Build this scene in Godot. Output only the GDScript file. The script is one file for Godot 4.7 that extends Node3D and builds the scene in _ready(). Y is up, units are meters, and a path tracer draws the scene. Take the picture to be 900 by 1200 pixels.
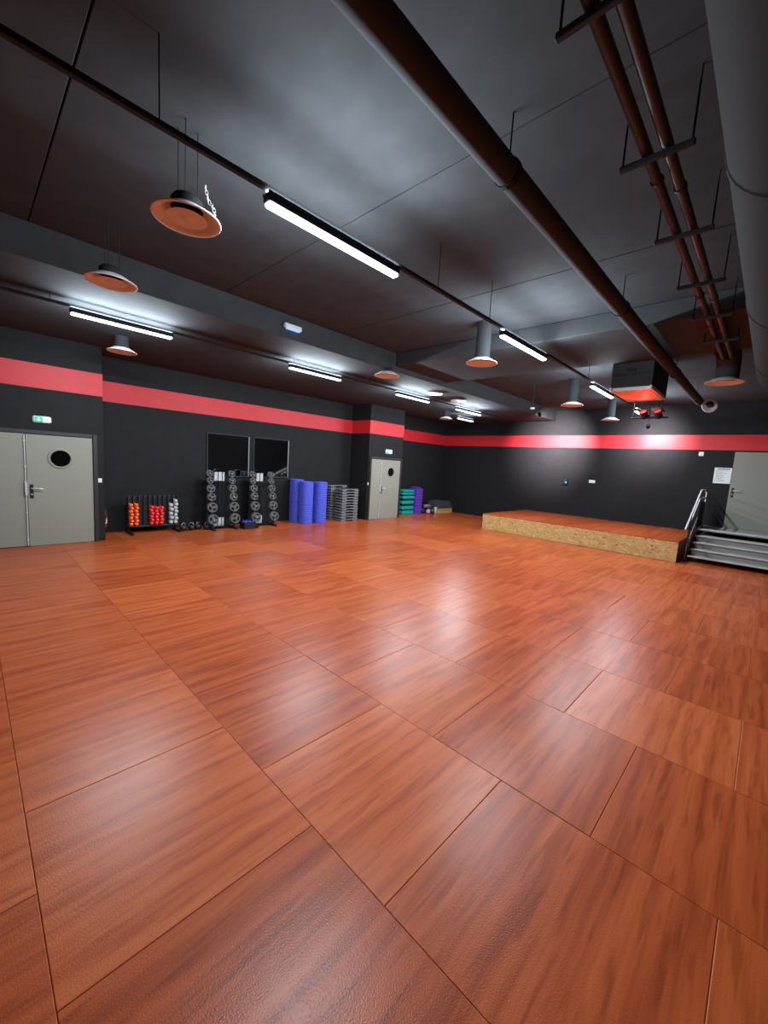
extends Node3D
# A dark fitness studio with a red mat floor. Metres, y up, camera stands at x = 0, z = 0.

const ROOM_LEFT := -10.10
const ROOM_RIGHT := 1.80
const ROOM_BACK := -14.15
const ROOM_NEAR := 1.60
const PIER_X := -9.24
const CEIL := 3.98
const SOFFIT := 3.64
const SOFFIT_X := -5.62
const LAMP_Y := 3.45
const BAND_LO := 2.742
const BAND_HI := 3.150

var M := {}
var used := {}
var rng := RandomNumberGenerator.new()

# ------------------------------------------------------------------ mesh helpers
func S() -> SurfaceTool:
	var st := SurfaceTool.new()
	st.begin(Mesh.PRIMITIVE_TRIANGLES)
	st.set_smooth_group(-1)
	return st

func tri(st: SurfaceTool, a: Vector3, b: Vector3, c: Vector3) -> void:
	st.add_vertex(a)
	st.add_vertex(c)
	st.add_vertex(b)

func quad(st: SurfaceTool, a: Vector3, b: Vector3, c: Vector3, d: Vector3) -> void:
	tri(st, a, b, c)
	tri(st, a, c, d)

func cbox(st: SurfaceTool, c: Vector3, s: Vector3, bev := 0.0, xf := Transform3D.IDENTITY) -> void:
	# a box with chamfered edges
	st.set_smooth_group(-1)
	var h := s * 0.5
	var e := minf(bev, minf(h.x, minf(h.y, h.z)) * 0.9)
	var faces := [[0, 1, 2], [1, 2, 0], [2, 0, 1]]
	for f in faces:
		for sg in [-1.0, 1.0]:
			var pts := []
			for k in [[-1, -1], [1, -1], [1, 1], [-1, 1]]:
				var v := Vector3.ZERO
				v[f[0]] = sg * h[f[0]]
				v[f[1]] = k[0] * (h[f[1]] - e)
				v[f[2]] = k[1] * (h[f[2]] - e)
				pts.append(xf * (c + v))
			if sg > 0: quad(st, pts[0], pts[1], pts[2], pts[3])
			else: quad(st, pts[3], pts[2], pts[1], pts[0])
	if e <= 0.0:
		return
	for f in faces:
		# edges along axis f[0]
		for s1 in [-1.0, 1.0]:
			for s2 in [-1.0, 1.0]:
				var a1 := Vector3.ZERO
				var b1 := Vector3.ZERO
				a1[f[1]] = s1 * h[f[1]]
				a1[f[2]] = s2 * (h[f[2]] - e)
				b1[f[1]] = s1 * (h[f[1]] - e)
				b1[f[2]] = s2 * h[f[2]]
				var l := Vector3.ZERO
				l[f[0]] = h[f[0]] - e
				var p := [xf * (c + a1 - l), xf * (c + b1 - l), xf * (c + b1 + l), xf * (c + a1 + l)]
				if s1 * s2 > 0: quad(st, p[3], p[2], p[1], p[0])
				else: quad(st, p[0], p[1], p[2], p[3])
	for sx in [-1.0, 1.0]:
		for sy in [-1.0, 1.0]:
			for sz in [-1.0, 1.0]:
				var a := xf * (c + Vector3(sx * h.x, sy * (h.y - e), sz * (h.z - e)))
				var b := xf * (c + Vector3(sx * (h.x - e), sy * h.y, sz * (h.z - e)))
				var d := xf * (c + Vector3(sx * (h.x - e), sy * (h.y - e), sz * h.z))
				if sx * sy * sz > 0: tri(st, a, b, d)
				else: tri(st, a, d, b)

func frame_of(dir: Vector3) -> Basis:
	var y := dir.normalized()
	var x := (Vector3.RIGHT if absf(y.x) < 0.9 else Vector3.FORWARD).cross(y).normalized()
	return Basis(x, y, x.cross(y))

func lathe(st: SurfaceTool, prof: Array, n := 24, xf := Transform3D.IDENTITY, smooth := true, seg := 4294967295) -> void:
	# prof: points (radius, height), outside runs upward
	for i in prof.size() - 1:
		var a: Vector2 = prof[i]
		var b: Vector2 = prof[i + 1]
		st.set_smooth_group(i + 1 if smooth else -1)
		for k in n:
			var t0 := TAU * k / n
			var t1 := TAU * (k + 1) / n
			var d0 := Vector3(cos(t0), 0, -sin(t0))
			var d1 := Vector3(cos(t1), 0, -sin(t1))
			var p0 := xf * (d0 * a.x + Vector3.UP * a.y)
			var p1 := xf * (d1 * a.x + Vector3.UP * a.y)
			var q0 := xf * (d0 * b.x + Vector3.UP * b.y)
			var q1 := xf * (d1 * b.x + Vector3.UP * b.y)
			if a.x > 1e-6: tri(st, p0, p1, q1 if b.x > 1e-6 else q0)
			if b.x > 1e-6: tri(st, p0, q1, q0)
	st.set_smooth_group(-1)

func lathe_soft(st: SurfaceTool, prof: Array, n := 24, xf := Transform3D.IDENTITY, group := 1) -> void:
	for i in prof.size() - 1:
		var a: Vector2 = prof[i]
		var b: Vector2 = prof[i + 1]
		st.set_smooth_group(group)
		for k in n:
			var t0 := TAU * k / n
			var t1 := TAU * (k + 1) / n
			var d0 := Vector3(cos(t0), 0, -sin(t0))
			var d1 := Vector3(cos(t1), 0, -sin(t1))
			var p0 := xf * (d0 * a.x + Vector3.UP * a.y)
			var p1 := xf * (d1 * a.x + Vector3.UP * a.y)
			var q0 := xf * (d0 * b.x + Vector3.UP * b.y)
			var q1 := xf * (d1 * b.x + Vector3.UP * b.y)
			if a.x > 1e-6: tri(st, p0, p1, q1 if b.x > 1e-6 else q0)
			if b.x > 1e-6: tri(st, p0, q1, q0)
	st.set_smooth_group(-1)

func tube(st: SurfaceTool, a: Vector3, b: Vector3, r: float, n := 12, r2 := -1.0) -> void:
	var l := a.distance_to(b)
	var rr := r if r2 < 0.0 else r2
	lathe(st, [Vector2(0, 0), Vector2(r, 0), Vector2(rr, l), Vector2(0, l)], n, Transform3D(frame_of(b - a), a))

func sweep(st: SurfaceTool, pts: Array, r: float, n := 10, closed := false) -> void:
	var rings := []
	var m := pts.size()
	var prev := Vector3.ZERO
	for i in m:
		var t: Vector3
		if closed: t = pts[(i + 1) % m] - pts[(i - 1 + m) % m]
		else: t = pts[mini(i + 1, m - 1)] - pts[maxi(i - 1, 0)]
		t = t.normalized()
		var x := prev
		if i == 0: x = frame_of(t).x
		x = (x - t * x.dot(t)).normalized()
		prev = x
		var y := t.cross(x)
		var ring := []
		for k in n:
			var an := TAU * k / n
			ring.append(pts[i] + (x * cos(an) + y * sin(an)) * r)
		rings.append(ring)
	st.set_smooth_group(1)
	for i in (m if closed else m - 1):
		var p: Array = rings[i]
		var q: Array = rings[(i + 1) % m]
		for k in n:
			quad(st, p[k], p[(k + 1) % n], q[(k + 1) % n], q[k])
	st.set_smooth_group(-1)
	if not closed:
		for k in n:
			tri(st, pts[0], rings[0][(k + 1) % n], rings[0][k])
			tri(st, pts[m - 1], rings[m - 1][k], rings[m - 1][(k + 1) % n])

func ball(st: SurfaceTool, c: Vector3, r: float, n := 16, sy := 1.0) -> void:
	var prof := []
	for i in n / 2 + 1:
		var t := -PI / 2 + PI * i / (n / 2)
		prof.append(Vector2(maxf(r * cos(t), 0.0), r * sin(t) * sy))
	prof[0].x = 0.0
	prof[prof.size() - 1].x = 0.0
	lathe_soft(st, prof, n, Transform3D(Basis(), c))

func prism(st: SurfaceTool, poly: PackedVector2Array, z0: float, z1: float, xf := Transform3D.IDENTITY) -> void:
	# polygon in x, y, pushed from z0 to z1
	st.set_smooth_group(-1)
	if Geometry2D.is_polygon_clockwise(poly): poly.reverse()
	var idx := Geometry2D.triangulate_polygon(poly)
	for i in range(0, idx.size(), 3):
		var a := poly[idx[i]]
		var b := poly[idx[i + 1]]
		var c := poly[idx[i + 2]]
		if (b - a).cross(c - a) < 0:
			var t := b
			b = c
			c = t
		tri(st, xf * Vector3(a.x, a.y, z1), xf * Vector3(b.x, b.y, z1), xf * Vector3(c.x, c.y, z1))
		tri(st, xf * Vector3(a.x, a.y, z0), xf * Vector3(c.x, c.y, z0), xf * Vector3(b.x, b.y, z0))
	for i in poly.size():
		var p := poly[i]
		var q := poly[(i + 1) % poly.size()]
		quad(st, xf * Vector3(p.x, p.y, z0), xf * Vector3(q.x, q.y, z0), xf * Vector3(q.x, q.y, z1), xf * Vector3(p.x, p.y, z1))

func mesh_of(st: SurfaceTool) -> ArrayMesh:
	st.generate_normals()
	return st.commit()

# ------------------------------------------------------------------ scene helpers
func numbered(n: String) -> String:
	if not used.has(n):
		used[n] = 0
		return n
	used[n] += 1
	return "%s_%03d" % [n, used[n]]

func inst(mesh: Mesh, called: String, m: Material, parent: Node, at := Vector3.ZERO) -> MeshInstance3D:
	var o := MeshInstance3D.new()
	o.mesh = mesh
	o.material_override = m
	o.name = numbered(called) if parent == self else called
	o.position = at
	parent.add_child(o, true)
	return o

func part(st: SurfaceTool, called: String, m: Material, parent: Node, at := Vector3.ZERO) -> MeshInstance3D:
	return inst(mesh_of(st), called, m, parent, at)

func tag(o: Node, label: String, category := "", group := "", kind := "") -> Node:
	o.set_meta("label", label)
	if category: o.set_meta("category", category)
	if group: o.set_meta("group", group)
	if kind: o.set_meta("kind", kind)
	return o

func thing(called: String, label: String, category: String, at: Vector3, group := "", kind := "") -> Node3D:
	var o := Node3D.new()
	o.name = numbered(called)
	o.position = at
	add_child(o)
	tag(o, label, category, group, kind)
	return o

func copy(o: Node3D, at: Vector3, label := "", group := "") -> Node3D:
	var base := String(o.name)
	var c: Node3D = o.duplicate()
	c.name = numbered(base)
	add_child(c)
	c.position = at
	if label: c.set_meta("label", label)
	if group: c.set_meta("group", group)
	return c

func nth(i: int) -> String:
	var w := ["first", "second", "third", "fourth", "fifth", "sixth", "seventh", "eighth", "ninth", "tenth", "eleventh", "twelfth", "thirteenth"]
	return w[i] if i < 13 else "%dth" % (i + 1) if (i + 1) % 10 > 3 or i < 20 else "%d%s" % [i + 1, ["th", "st", "nd", "rd"][(i + 1) % 10]]

func mat(c: Color, rough := 0.6, metal := 0.0, spec := 0.5) -> StandardMaterial3D:
	var m := StandardMaterial3D.new()
	m.albedo_color = c
	m.roughness = rough
	m.metallic = metal
	m.metallic_specular = spec
	return m

func glow(c: Color, e: float) -> StandardMaterial3D:
	var m := mat(c, 0.5)
	m.emission_enabled = true
	m.emission = c
	m.emission_energy_multiplier = e
	return m

func rgb(r: int, g: int, b: int) -> Color:
	return Color8(r, g, b)

# ------------------------------------------------------------------ textures
func fbm(sd: int, f: float, oct := 3) -> FastNoiseLite:
	var n := FastNoiseLite.new()
	n.seed = sd
	n.noise_type = FastNoiseLite.TYPE_SIMPLEX_SMOOTH
	n.frequency = f
	n.fractal_octaves = oct
	return n

func wood_image(sd: int, light: Color, mid: Color, dark: Color, size := 448) -> Image:
	# grain runs along v
	var im := Image.create(size, size, true, Image.FORMAT_RGB8)
	var a := fbm(sd, 1.0, 3)
	var b := fbm(sd + 50, 1.0, 2)
	var c := fbm(sd + 90, 1.0, 3)
	for y in size:
		var v := float(y) / size
		for x in size:
			var u := float(x) / size
			var w := c.get_noise_2d(u * 2.2, v * 1.6)
			var broad := a.get_noise_2d(u * 9.0 + w * 0.15, v * 0.5 + 7.0)
			var fine := b.get_noise_2d(u * 60.0 + w * 0.6, v * 1.4)
			var blot := c.get_noise_2d(u * 15.0 + 31.0, v * 1.5)
			var t := 0.5 + 0.52 * broad + 0.15 * fine
			var col := mid.lerp(light, clampf((t - 0.45) * 1.6, 0, 1)) if t > 0.45 else mid.lerp(dark, clampf((0.45 - t) * 1.7, 0, 1))
			if blot > 0.22: col = col.lerp(dark, clampf((blot - 0.22) * 1.4, 0, 0.45))
			im.set_pixel(x, y, col)
	im.generate_mipmaps()
	return im

func osb_image(w: int, h: int, px_per_m: float, sd: int) -> Image:
	var im := Image.create(w, h, false, Image.FORMAT_RGB8)
	im.fill(rgb(196, 158, 98))
	var r := RandomNumberGenerator.new()
	r.seed = sd
	var n := int(w * h / (px_per_m * px_per_m) * 1100.0)
	for k in n:
		var cx := r.randf() * w
		var cy := r.randf() * h
		var l := r.randf_range(0.05, 0.14) * px_per_m * 0.5
		var t := r.randf_range(0.012, 0.034) * px_per_m * 0.5
		var an := r.randf_range(-0.9, 0.9) + (PI / 2 if r.randf() < 0.2 else 0.0)
		var q := r.randf()
		var col := rgb(203, 166, 104).lerp(rgb(182, 141, 82), r.randf())
		if q < 0.045: col = rgb(132, 92, 48).lerp(rgb(110, 72, 36), r.randf())
		elif q < 0.22: col = rgb(216, 183, 122).lerp(rgb(206, 172, 112), r.randf())
		if q < 0.045:
			l *= 0.6
			t *= 0.8
		var ca := cos(an)
		var sa := sin(an)
		var e := int(l + t) + 1
		for y in range(maxi(0, int(cy) - e), mini(h, int(cy) + e)):
			for x in range(maxi(0, int(cx) - e), mini(w, int(cx) + e)):
				var dx := x - cx
				var dy := y - cy
				if absf(dx * ca + dy * sa) < l and absf(dy * ca - dx * sa) < t: im.set_pixel(x, y, col)
	im.generate_mipmaps()
	return im

func mottle(sd: int, lo: Color, hi: Color, freq: float) -> ImageTexture:
	var n := fbm(sd, freq, 4)
	var g := n.get_seamless_image(256, 256)
	var im := Image.create(256, 256, false, Image.FORMAT_RGB8)
	for y in 256:
		for x in 256:
			im.set_pixel(x, y, lo.lerp(hi, g.get_pixel(x, y).r))
	im.generate_mipmaps()
	return ImageTexture.create_from_image(im)

func relief(sd: int, freq: float, strength: float, size := 448) -> ImageTexture:
	var g := fbm(sd, freq, 3).get_seamless_image(size, size)
	g.convert(Image.FORMAT_RGBA8)
	g.bump_map_to_normal_map(strength)
	return ImageTexture.create_from_image(g)

func painted(lo: Color, hi: Color, rough: float, sd: int, scale := 0.6) -> StandardMaterial3D:
	var m := mat(Color.WHITE, rough)
	m.albedo_texture = mottle(sd, lo, hi, 0.02)
	m.uv1_triplanar = true
	m.uv1_world_triplanar = true
	m.uv1_scale = Vector3.ONE * scale
	return m

# ------------------------------------------------------------------ build
func _ready() -> void:
	rng.seed = 7
	camera_and_light()
	materials()
	room()
	floor_mats()
	doors()
	stage()
	stairs()
	ceiling_services()
	lamps()
	diffusers()
	wall_fittings()
	gear_left()
	gear_far()

func camera_and_light() -> void:
	var cam := Camera3D.new()
	cam.name = "camera"
	cam.position = Vector3(0, 1.818, 0)
	cam.rotation_degrees = Vector3(-6.822, 43.655, 3.551)
	cam.fov = 103.814
	cam.near = 0.05
	cam.far = 60.0
	add_child(cam)
	cam.current = true
	var e := Environment.new()
	e.background_mode = Environment.BG_COLOR
	e.background_color = Color.BLACK
	e.tonemap_mode = Environment.TONE_MAPPER_LINEAR
	e.tonemap_exposure = 1.0
	e.sdfgi_enabled = true
	e.ssao_enabled = true
	e.ssil_enabled = true
	var w := WorldEnvironment.new()
	w.name = "environment"
	w.environment = e
	add_child(w)

const LAMP_POWER := 9.0        # light sent down by a lamp 1.25 m long
const LAMP_UP := 4.2           # light sent up by the slot on its back
const LAMP_SIDE := 5.0         # light sent out through each side of the diffuser
const LAMP_GLOW := 6.0         # what the eye sees of the diffuser
const LAMP_COLOR := Color(0.88, 0.95, 1.0)

func materials() -> void:
	M.wall = painted(rgb(30, 29, 30), rgb(36, 35, 36), 0.7, 3)
	M.wall.metallic_specular = 0.3
	M.ceiling = painted(rgb(60, 61, 63), rgb(68, 69, 71), 0.9, 4)
	M.ceiling.metallic_specular = 0.2
	M.red = painted(rgb(196, 30, 38), rgb(204, 36, 44), 0.55, 5)
	M.black = mat(rgb(30, 29, 29), 0.55)
	M.blackmetal = mat(rgb(32, 33, 35), 0.6, 0.0, 0.3)
	M.duct = mat(rgb(66, 68, 70), 0.8, 0.0, 0.2)
	M.dark = mat(rgb(14, 14, 14), 0.9, 0.0, 0.1)
	M.door = mat(rgb(138, 136, 123), 0.55)
	M.frame = mat(rgb(40, 36, 36), 0.5)
	M.steel = mat(rgb(205, 205, 203), 0.4, 0.35)
	M.chrome = mat(rgb(225, 228, 230), 0.25, 0.4)
	M.brushed = mat(rgb(150, 148, 144), 0.45, 0.6)
	M.tread = mat(rgb(146, 141, 135), 0.6, 0.1)
	M.white = mat(rgb(225, 225, 222), 0.5)
	M.diffuser = mat(rgb(246, 242, 238), 0.5)
	M.pane = mat(rgb(110, 111, 113), 0.06, 1.0)
	M.panel = mat(rgb(158, 160, 161), 0.05, 1.0)
	M.lamp = glow(LAMP_COLOR, LAMP_GLOW)
	M.uplight = glow(LAMP_COLOR, 1.5)
	M.rubber = mat(rgb(90, 90, 90), 0.55)
	M.iron = mat(rgb(24, 24, 25), 0.45)
	M.blue = mat(rgb(76, 86, 200), 0.75)
	M.blue.rim_enabled = true
	M.blue.rim = 0.2
	M.stepgrey = mat(rgb(104, 104, 106), 0.6)
	M.teal = mat(rgb(0, 158, 150), 0.5)
	M.purple = mat(rgb(98, 52, 168), 0.5)
	M.lilac = mat(rgb(196, 140, 206), 0.5)
	M.orange = mat(rgb(255, 96, 28), 0.5)
	M.redvinyl = mat(rgb(240, 36, 34), 0.45)
	M.greyvinyl = mat(rgb(176, 176, 176), 0.5)
	M.extinguisher = mat(rgb(190, 20, 24), 0.3)
	M.bluesmall = mat(rgb(56, 62, 200), 0.5)
	M.matblack = mat(rgb(62, 62, 63), 0.75)
	M.signgreen = glow(rgb(20, 165, 120), 0.9)
	M.signwhite = glow(rgb(190, 235, 240), 1.1)
	M.bluelens = glow(rgb(120, 170, 255), 1.2)
	M.bluedot = glow(rgb(40, 150, 255), 2.0)
	M.redlens = glow(rgb(255, 40, 34), 3.0)
	M.spotlens = glow(rgb(255, 250, 240), 3.0)

	# printed wood of the floor mats: five prints
	var emboss := relief(77, 0.30, 0.9)
	var tones := [
		[rgb(200, 104, 58), rgb(176, 82, 40), rgb(130, 52, 22)],
		[rgb(196, 98, 54), rgb(170, 76, 38), rgb(120, 47, 21)],
		[rgb(204, 108, 62), rgb(182, 86, 44), rgb(140, 58, 27)],
		[rgb(190, 94, 50), rgb(166, 73, 36), rgb(116, 46, 21)],
		[rgb(198, 102, 60), rgb(174, 80, 42), rgb(134, 54, 26)]]
	M.mats = []
	for k in tones.size():
		var m := mat(Color.WHITE, 0.30, 0.0, 0.32)
		m.albedo_texture = ImageTexture.create_from_image(wood_image(11 + 17 * k, tones[k][0], tones[k][1], tones[k][2]))
		m.normal_enabled = true
		m.normal_texture = emboss
		m.normal_scale = 0.35
		M.mats.append(m)
	M.osb = mat(Color.WHITE, 0.75)
	M.osb.albedo_texture = ImageTexture.create_from_image(osb_image(2000, 192, 400.0, 5))
	M.crate = mat(Color.WHITE, 0.7)
	M.crate.albedo_texture = ImageTexture.create_from_image(wood_image(201, rgb(206, 160, 96), rgb(188, 138, 76), rgb(150, 100, 50), 192))

# ------------------------------------------------------------------ the room
func wall(called: String, lo: Vector3, hi: Vector3, label: String) -> MeshInstance3D:
	var st := S()
	cbox(st, (hi - lo) * 0.5 * Vector3(0, 1, 0), hi - lo)
	var c := (lo + hi) * 0.5
	var o := part(st, called, M.wall, self, Vector3(c.x, lo.y, c.z))
	tag(o, label, "wall", "", "structure")
	return o

func band(w: MeshInstance3D, lo: Vector3, hi: Vector3) -> void:
	var st := S()
	cbox(st, (lo + hi) * 0.5 - w.position, hi - lo)
	tag(part(st, "painted_band", M.red, w), "bright red painted band")

func room() -> void:
	var T := 0.25
	var top := 4.3
	var wl := wall("wall_left", Vector3(ROOM_LEFT - T, 0, ROOM_BACK), Vector3(ROOM_LEFT, top, ROOM_NEAR), "black painted long wall with red band behind the fitness gear")
	band(wl, Vector3(ROOM_LEFT, BAND_LO, ROOM_BACK), Vector3(ROOM_LEFT + 0.004, BAND_HI, ROOM_NEAR))
	var wb := wall("wall_back", Vector3(ROOM_LEFT - T, 0, ROOM_BACK - T), Vector3(ROOM_RIGHT + T, top, ROOM_BACK), "black painted wall with red band behind the low stage")
	band(wb, Vector3(ROOM_LEFT, BAND_LO, ROOM_BACK), Vector3(ROOM_RIGHT, BAND_HI, ROOM_BACK + 0.004))
	wall("wall_right", Vector3(ROOM_RIGHT, 0, ROOM_BACK), Vector3(ROOM_RIGHT + T, top, ROOM_NEAR), "black painted wall beside the metal stairs")
	var wn := wall("wall_near", Vector3(ROOM_LEFT - T, 0, ROOM_NEAR), Vector3(ROOM_RIGHT + T, top, ROOM_NEAR + T), "black painted wall opposite the low stage")
	band(wn, Vector3(PIER_X, BAND_LO, ROOM_NEAR - 0.004), Vector3(ROOM_RIGHT, BAND_HI, ROOM_NEAR))
	# two boxed-out entrances on the long wall
	var p1 := wall("wall_left_entrance", Vector3(ROOM_LEFT, 0, -1.84), Vector3(PIER_X, SOFFIT, ROOM_NEAR), "boxed-out black wall section holding the wide double door")
	band(p1, Vector3(ROOM_LEFT, BAND_LO, -1.844), Vector3(PIER_X + 0.004, BAND_HI, ROOM_NEAR))
	var p2 := wall("wall_left_passage", Vector3(ROOM_LEFT, 0, -10.42), Vector3(PIER_X, SOFFIT, -8.83), "boxed-out black wall section holding the narrow double door")
	band(p2, Vector3(ROOM_LEFT, BAND_LO, -10.424), Vector3(PIER_X + 0.004, BAND_HI, -8.826))

	# ceiling: slab panels over the hall, lower soffit along the left, one crossing beam
	var c := thing("ceiling", "dark painted ceiling of wide slabs with recessed joints", "ceiling", Vector3(0, CEIL, 0), "", "structure")
	var st := S()
	cbox(st, Vector3((SOFFIT_X + ROOM_RIGHT) * 0.5, 0.18, (ROOM_BACK + ROOM_NEAR) * 0.5), Vector3(ROOM_RIGHT - SOFFIT_X, 0.24, ROOM_NEAR - ROOM_BACK))
	part(st, "slab", M.ceiling, c)
	var z := ROOM_NEAR
	var nz := 1.47
	while z > ROOM_BACK + 0.01:
		var z1 := maxf(nz, ROOM_BACK)
		st = S()
		cbox(st, Vector3((SOFFIT_X + ROOM_RIGHT) * 0.5, 0.03, (z + z1) * 0.5), Vector3(ROOM_RIGHT - SOFFIT_X, 0.06, z - z1 - 0.009), 0.004)
		part(st, "ceiling_panel", M.ceiling, c)
		z = z1
		nz -= 2.0
	c = thing("ceiling_soffit", "lower dark ceiling strip along the long wall with the gear", "ceiling", Vector3(0, CEIL, 0), "", "structure")
	st = S()
	cbox(st, Vector3((ROOM_LEFT + SOFFIT_X) * 0.5, -0.34 + 0.33, (ROOM_BACK + ROOM_NEAR) * 0.5), Vector3(SOFFIT_X - ROOM_LEFT, 0.66, ROOM_NEAR - ROOM_BACK), 0.01)
	part(st, "soffit", M.ceiling, c)
	c = thing("ceiling_beam", "wide dark beam crossing under the ceiling slabs", "ceiling", Vector3(0, CEIL, 0), "", "structure")
	st = S()
	cbox(st, Vector3((SOFFIT_X + ROOM_RIGHT) * 0.5, -0.12, (-5.96 - 7.70) * 0.5), Vector3(ROOM_RIGHT - SOFFIT_X, 0.24, 1.74), 0.01)
	part(st, "beam", M.ceiling, c)

# ------------------------------------------------------------------ floor of 1 m mats in running bond
func mat_mesh(w: float, d: float, fu: bool, fv: bool) -> ArrayMesh:
	var st := SurfaceTool.new()
	st.begin(Mesh.PRIMITIVE_TRIANGLES)
	st.set_smooth_group(-1)
	var g := 0.0008
	var e := 0.0032
	var y := 0.012
	var hx := w * 0.5 - g
	var hz := d * 0.5 - g
	var rings := []
	for k in [[hx, hz, -0.012], [hx, hz, y - e * 0.7], [hx - e * 0.4, hz - e * 0.4, y - e * 0.2], [hx - e, hz - e, y]]:
		rings.append([Vector3(-k[0], k[2], k[1]), Vector3(k[0], k[2], k[1]), Vector3(k[0], k[2], -k[1]), Vector3(-k[0], k[2], -k[1])])
	var put := func(p: Vector3):
		var u := p.x + 0.5
		var v := p.z + 0.5
		st.set_uv(Vector2(1.0 - u if fu else u, 1.0 - v if fv else v))
		st.add_vertex(p)
	for i in 3:
		for k in 4:
			var a: Vector3 = rings[i][k]
			var b: Vector3 = rings[i][(k + 1) % 4]
			var c: Vector3 = rings[i + 1][(k + 1) % 4]
			var dd: Vector3 = rings[i + 1][k]
			for p in [a, c, b, a, dd, c]: put.call(p)
	var r: Array = rings[3]
	for p in [r[0], r[2], r[1], r[0], r[3], r[2]]: put.call(p)
	st.generate_normals()
	return st.commit()

func floor_mats() -> void:
	var f := thing("floor", "floor of large wood-print mats with glossy red-brown finish", "floor", Vector3.ZERO, "", "structure")
	var st := S()
	cbox(st, Vector3((ROOM_LEFT + ROOM_RIGHT) * 0.5, -0.13, (ROOM_BACK + ROOM_NEAR) * 0.5), Vector3(ROOM_RIGHT - ROOM_LEFT + 0.5, 0.22, ROOM_NEAR - ROOM_BACK + 0.5))
	part(st, "screed", M.dark, f)
	var cache := {}
	for r in range(-2, 15):
		var z1 := -0.127 - r
		var z0 := z1 - 1.0
		var zb := minf(z1, ROOM_NEAR)
		var za := maxf(z0, ROOM_BACK)
		if zb - za < 0.05: continue
		var off := -0.440 if posmod(r, 2) == 0 else -0.933
		for k in range(-11, 4):
			var x0 := off + k
			var xa := maxf(x0, ROOM_LEFT)
			var xb := minf(x0 + 1.0, ROOM_RIGHT)
			if xb - xa < 0.05: continue
			var fu := rng.randf() < 0.5
			var fv := rng.randf() < 0.5
			var tone: int = rng.randi() % M.mats.size()
			var dy := -0.012 + rng.randf_range(-0.0012, 0.0)
			var tilt := Vector3(rng.randf_range(-0.05, 0.05), 0, rng.randf_range(-0.05, 0.05))
			# mats are cut round the boxed-out walls: [x0, x1, z0, z1]
			var pieces := [[xa, xb, za, zb]]
			for pier in [[-1.84, ROOM_NEAR], [-10.42, -8.83]]:
				var cut := []
				for q in pieces:
					if q[0] >= PIER_X or q[3] <= pier[0] or q[2] >= pier[1]:
						cut.append(q)
						continue
					cut.append([maxf(q[0], PIER_X), q[1], q[2], q[3]])
					cut.append([q[0], minf(q[1], PIER_X), q[2], minf(q[3], pier[0])])
					cut.append([q[0], minf(q[1], PIER_X), maxf(q[2], pier[1]), q[3]])
				pieces = cut
			for q in pieces:
				var w: float = q[1] - q[0]
				var d: float = q[3] - q[2]
				if w < 0.03 or d < 0.03: continue
				var key := "%.3f %.3f %s %s" % [w, d, fu, fv]
				if not cache.has(key): cache[key] = mat_mesh(w, d, fu, fv)
				var o := inst(cache[key], "floor_mat", M.mats[tone], f, Vector3((q[0] + q[1]) * 0.5, dy, (q[2] + q[3]) * 0.5))
				o.rotation_degrees = tilt

# ------------------------------------------------------------------ doors
func lever_handle(parent: Node, at: Vector3, along: Vector3, out: Vector3) -> void:
	# backplate, lever and key cylinder; along = way the lever points
	var b := Basis(along, Vector3.UP, along.cross(Vector3.UP))
	if b.z.dot(out) < 0: b = Basis(along, Vector3.UP, -b.z)
	var xf := Transform3D(b, at)
	var st := S()
	cbox(st, xf * Vector3(0, -0.03, 0.006), Vector3(0.05, 0.24, 0.05) * (Vector3.ONE - out.abs()) + out.abs() * 0.012, 0.005)
	var bp := part(st, "backplate", M.iron, parent)
	tag(bp, "dark oblong handle plate")
	st = S()
	sweep(st, [xf * Vector3(0, 0.02, 0.005), xf * Vector3(0, 0.02, 0.045), xf * Vector3(0.015, 0.02, 0.055), xf * Vector3(0.15, 0.02, 0.055)], 0.010, 10)
	part(st, "lever", M.steel, bp)
	st = S()
	tube(st, xf * Vector3(0, -0.08, 0.0), xf * Vector3(0, -0.08, 0.022), 0.012, 12)
	part(st, "key_cylinder", M.steel, bp)

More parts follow.
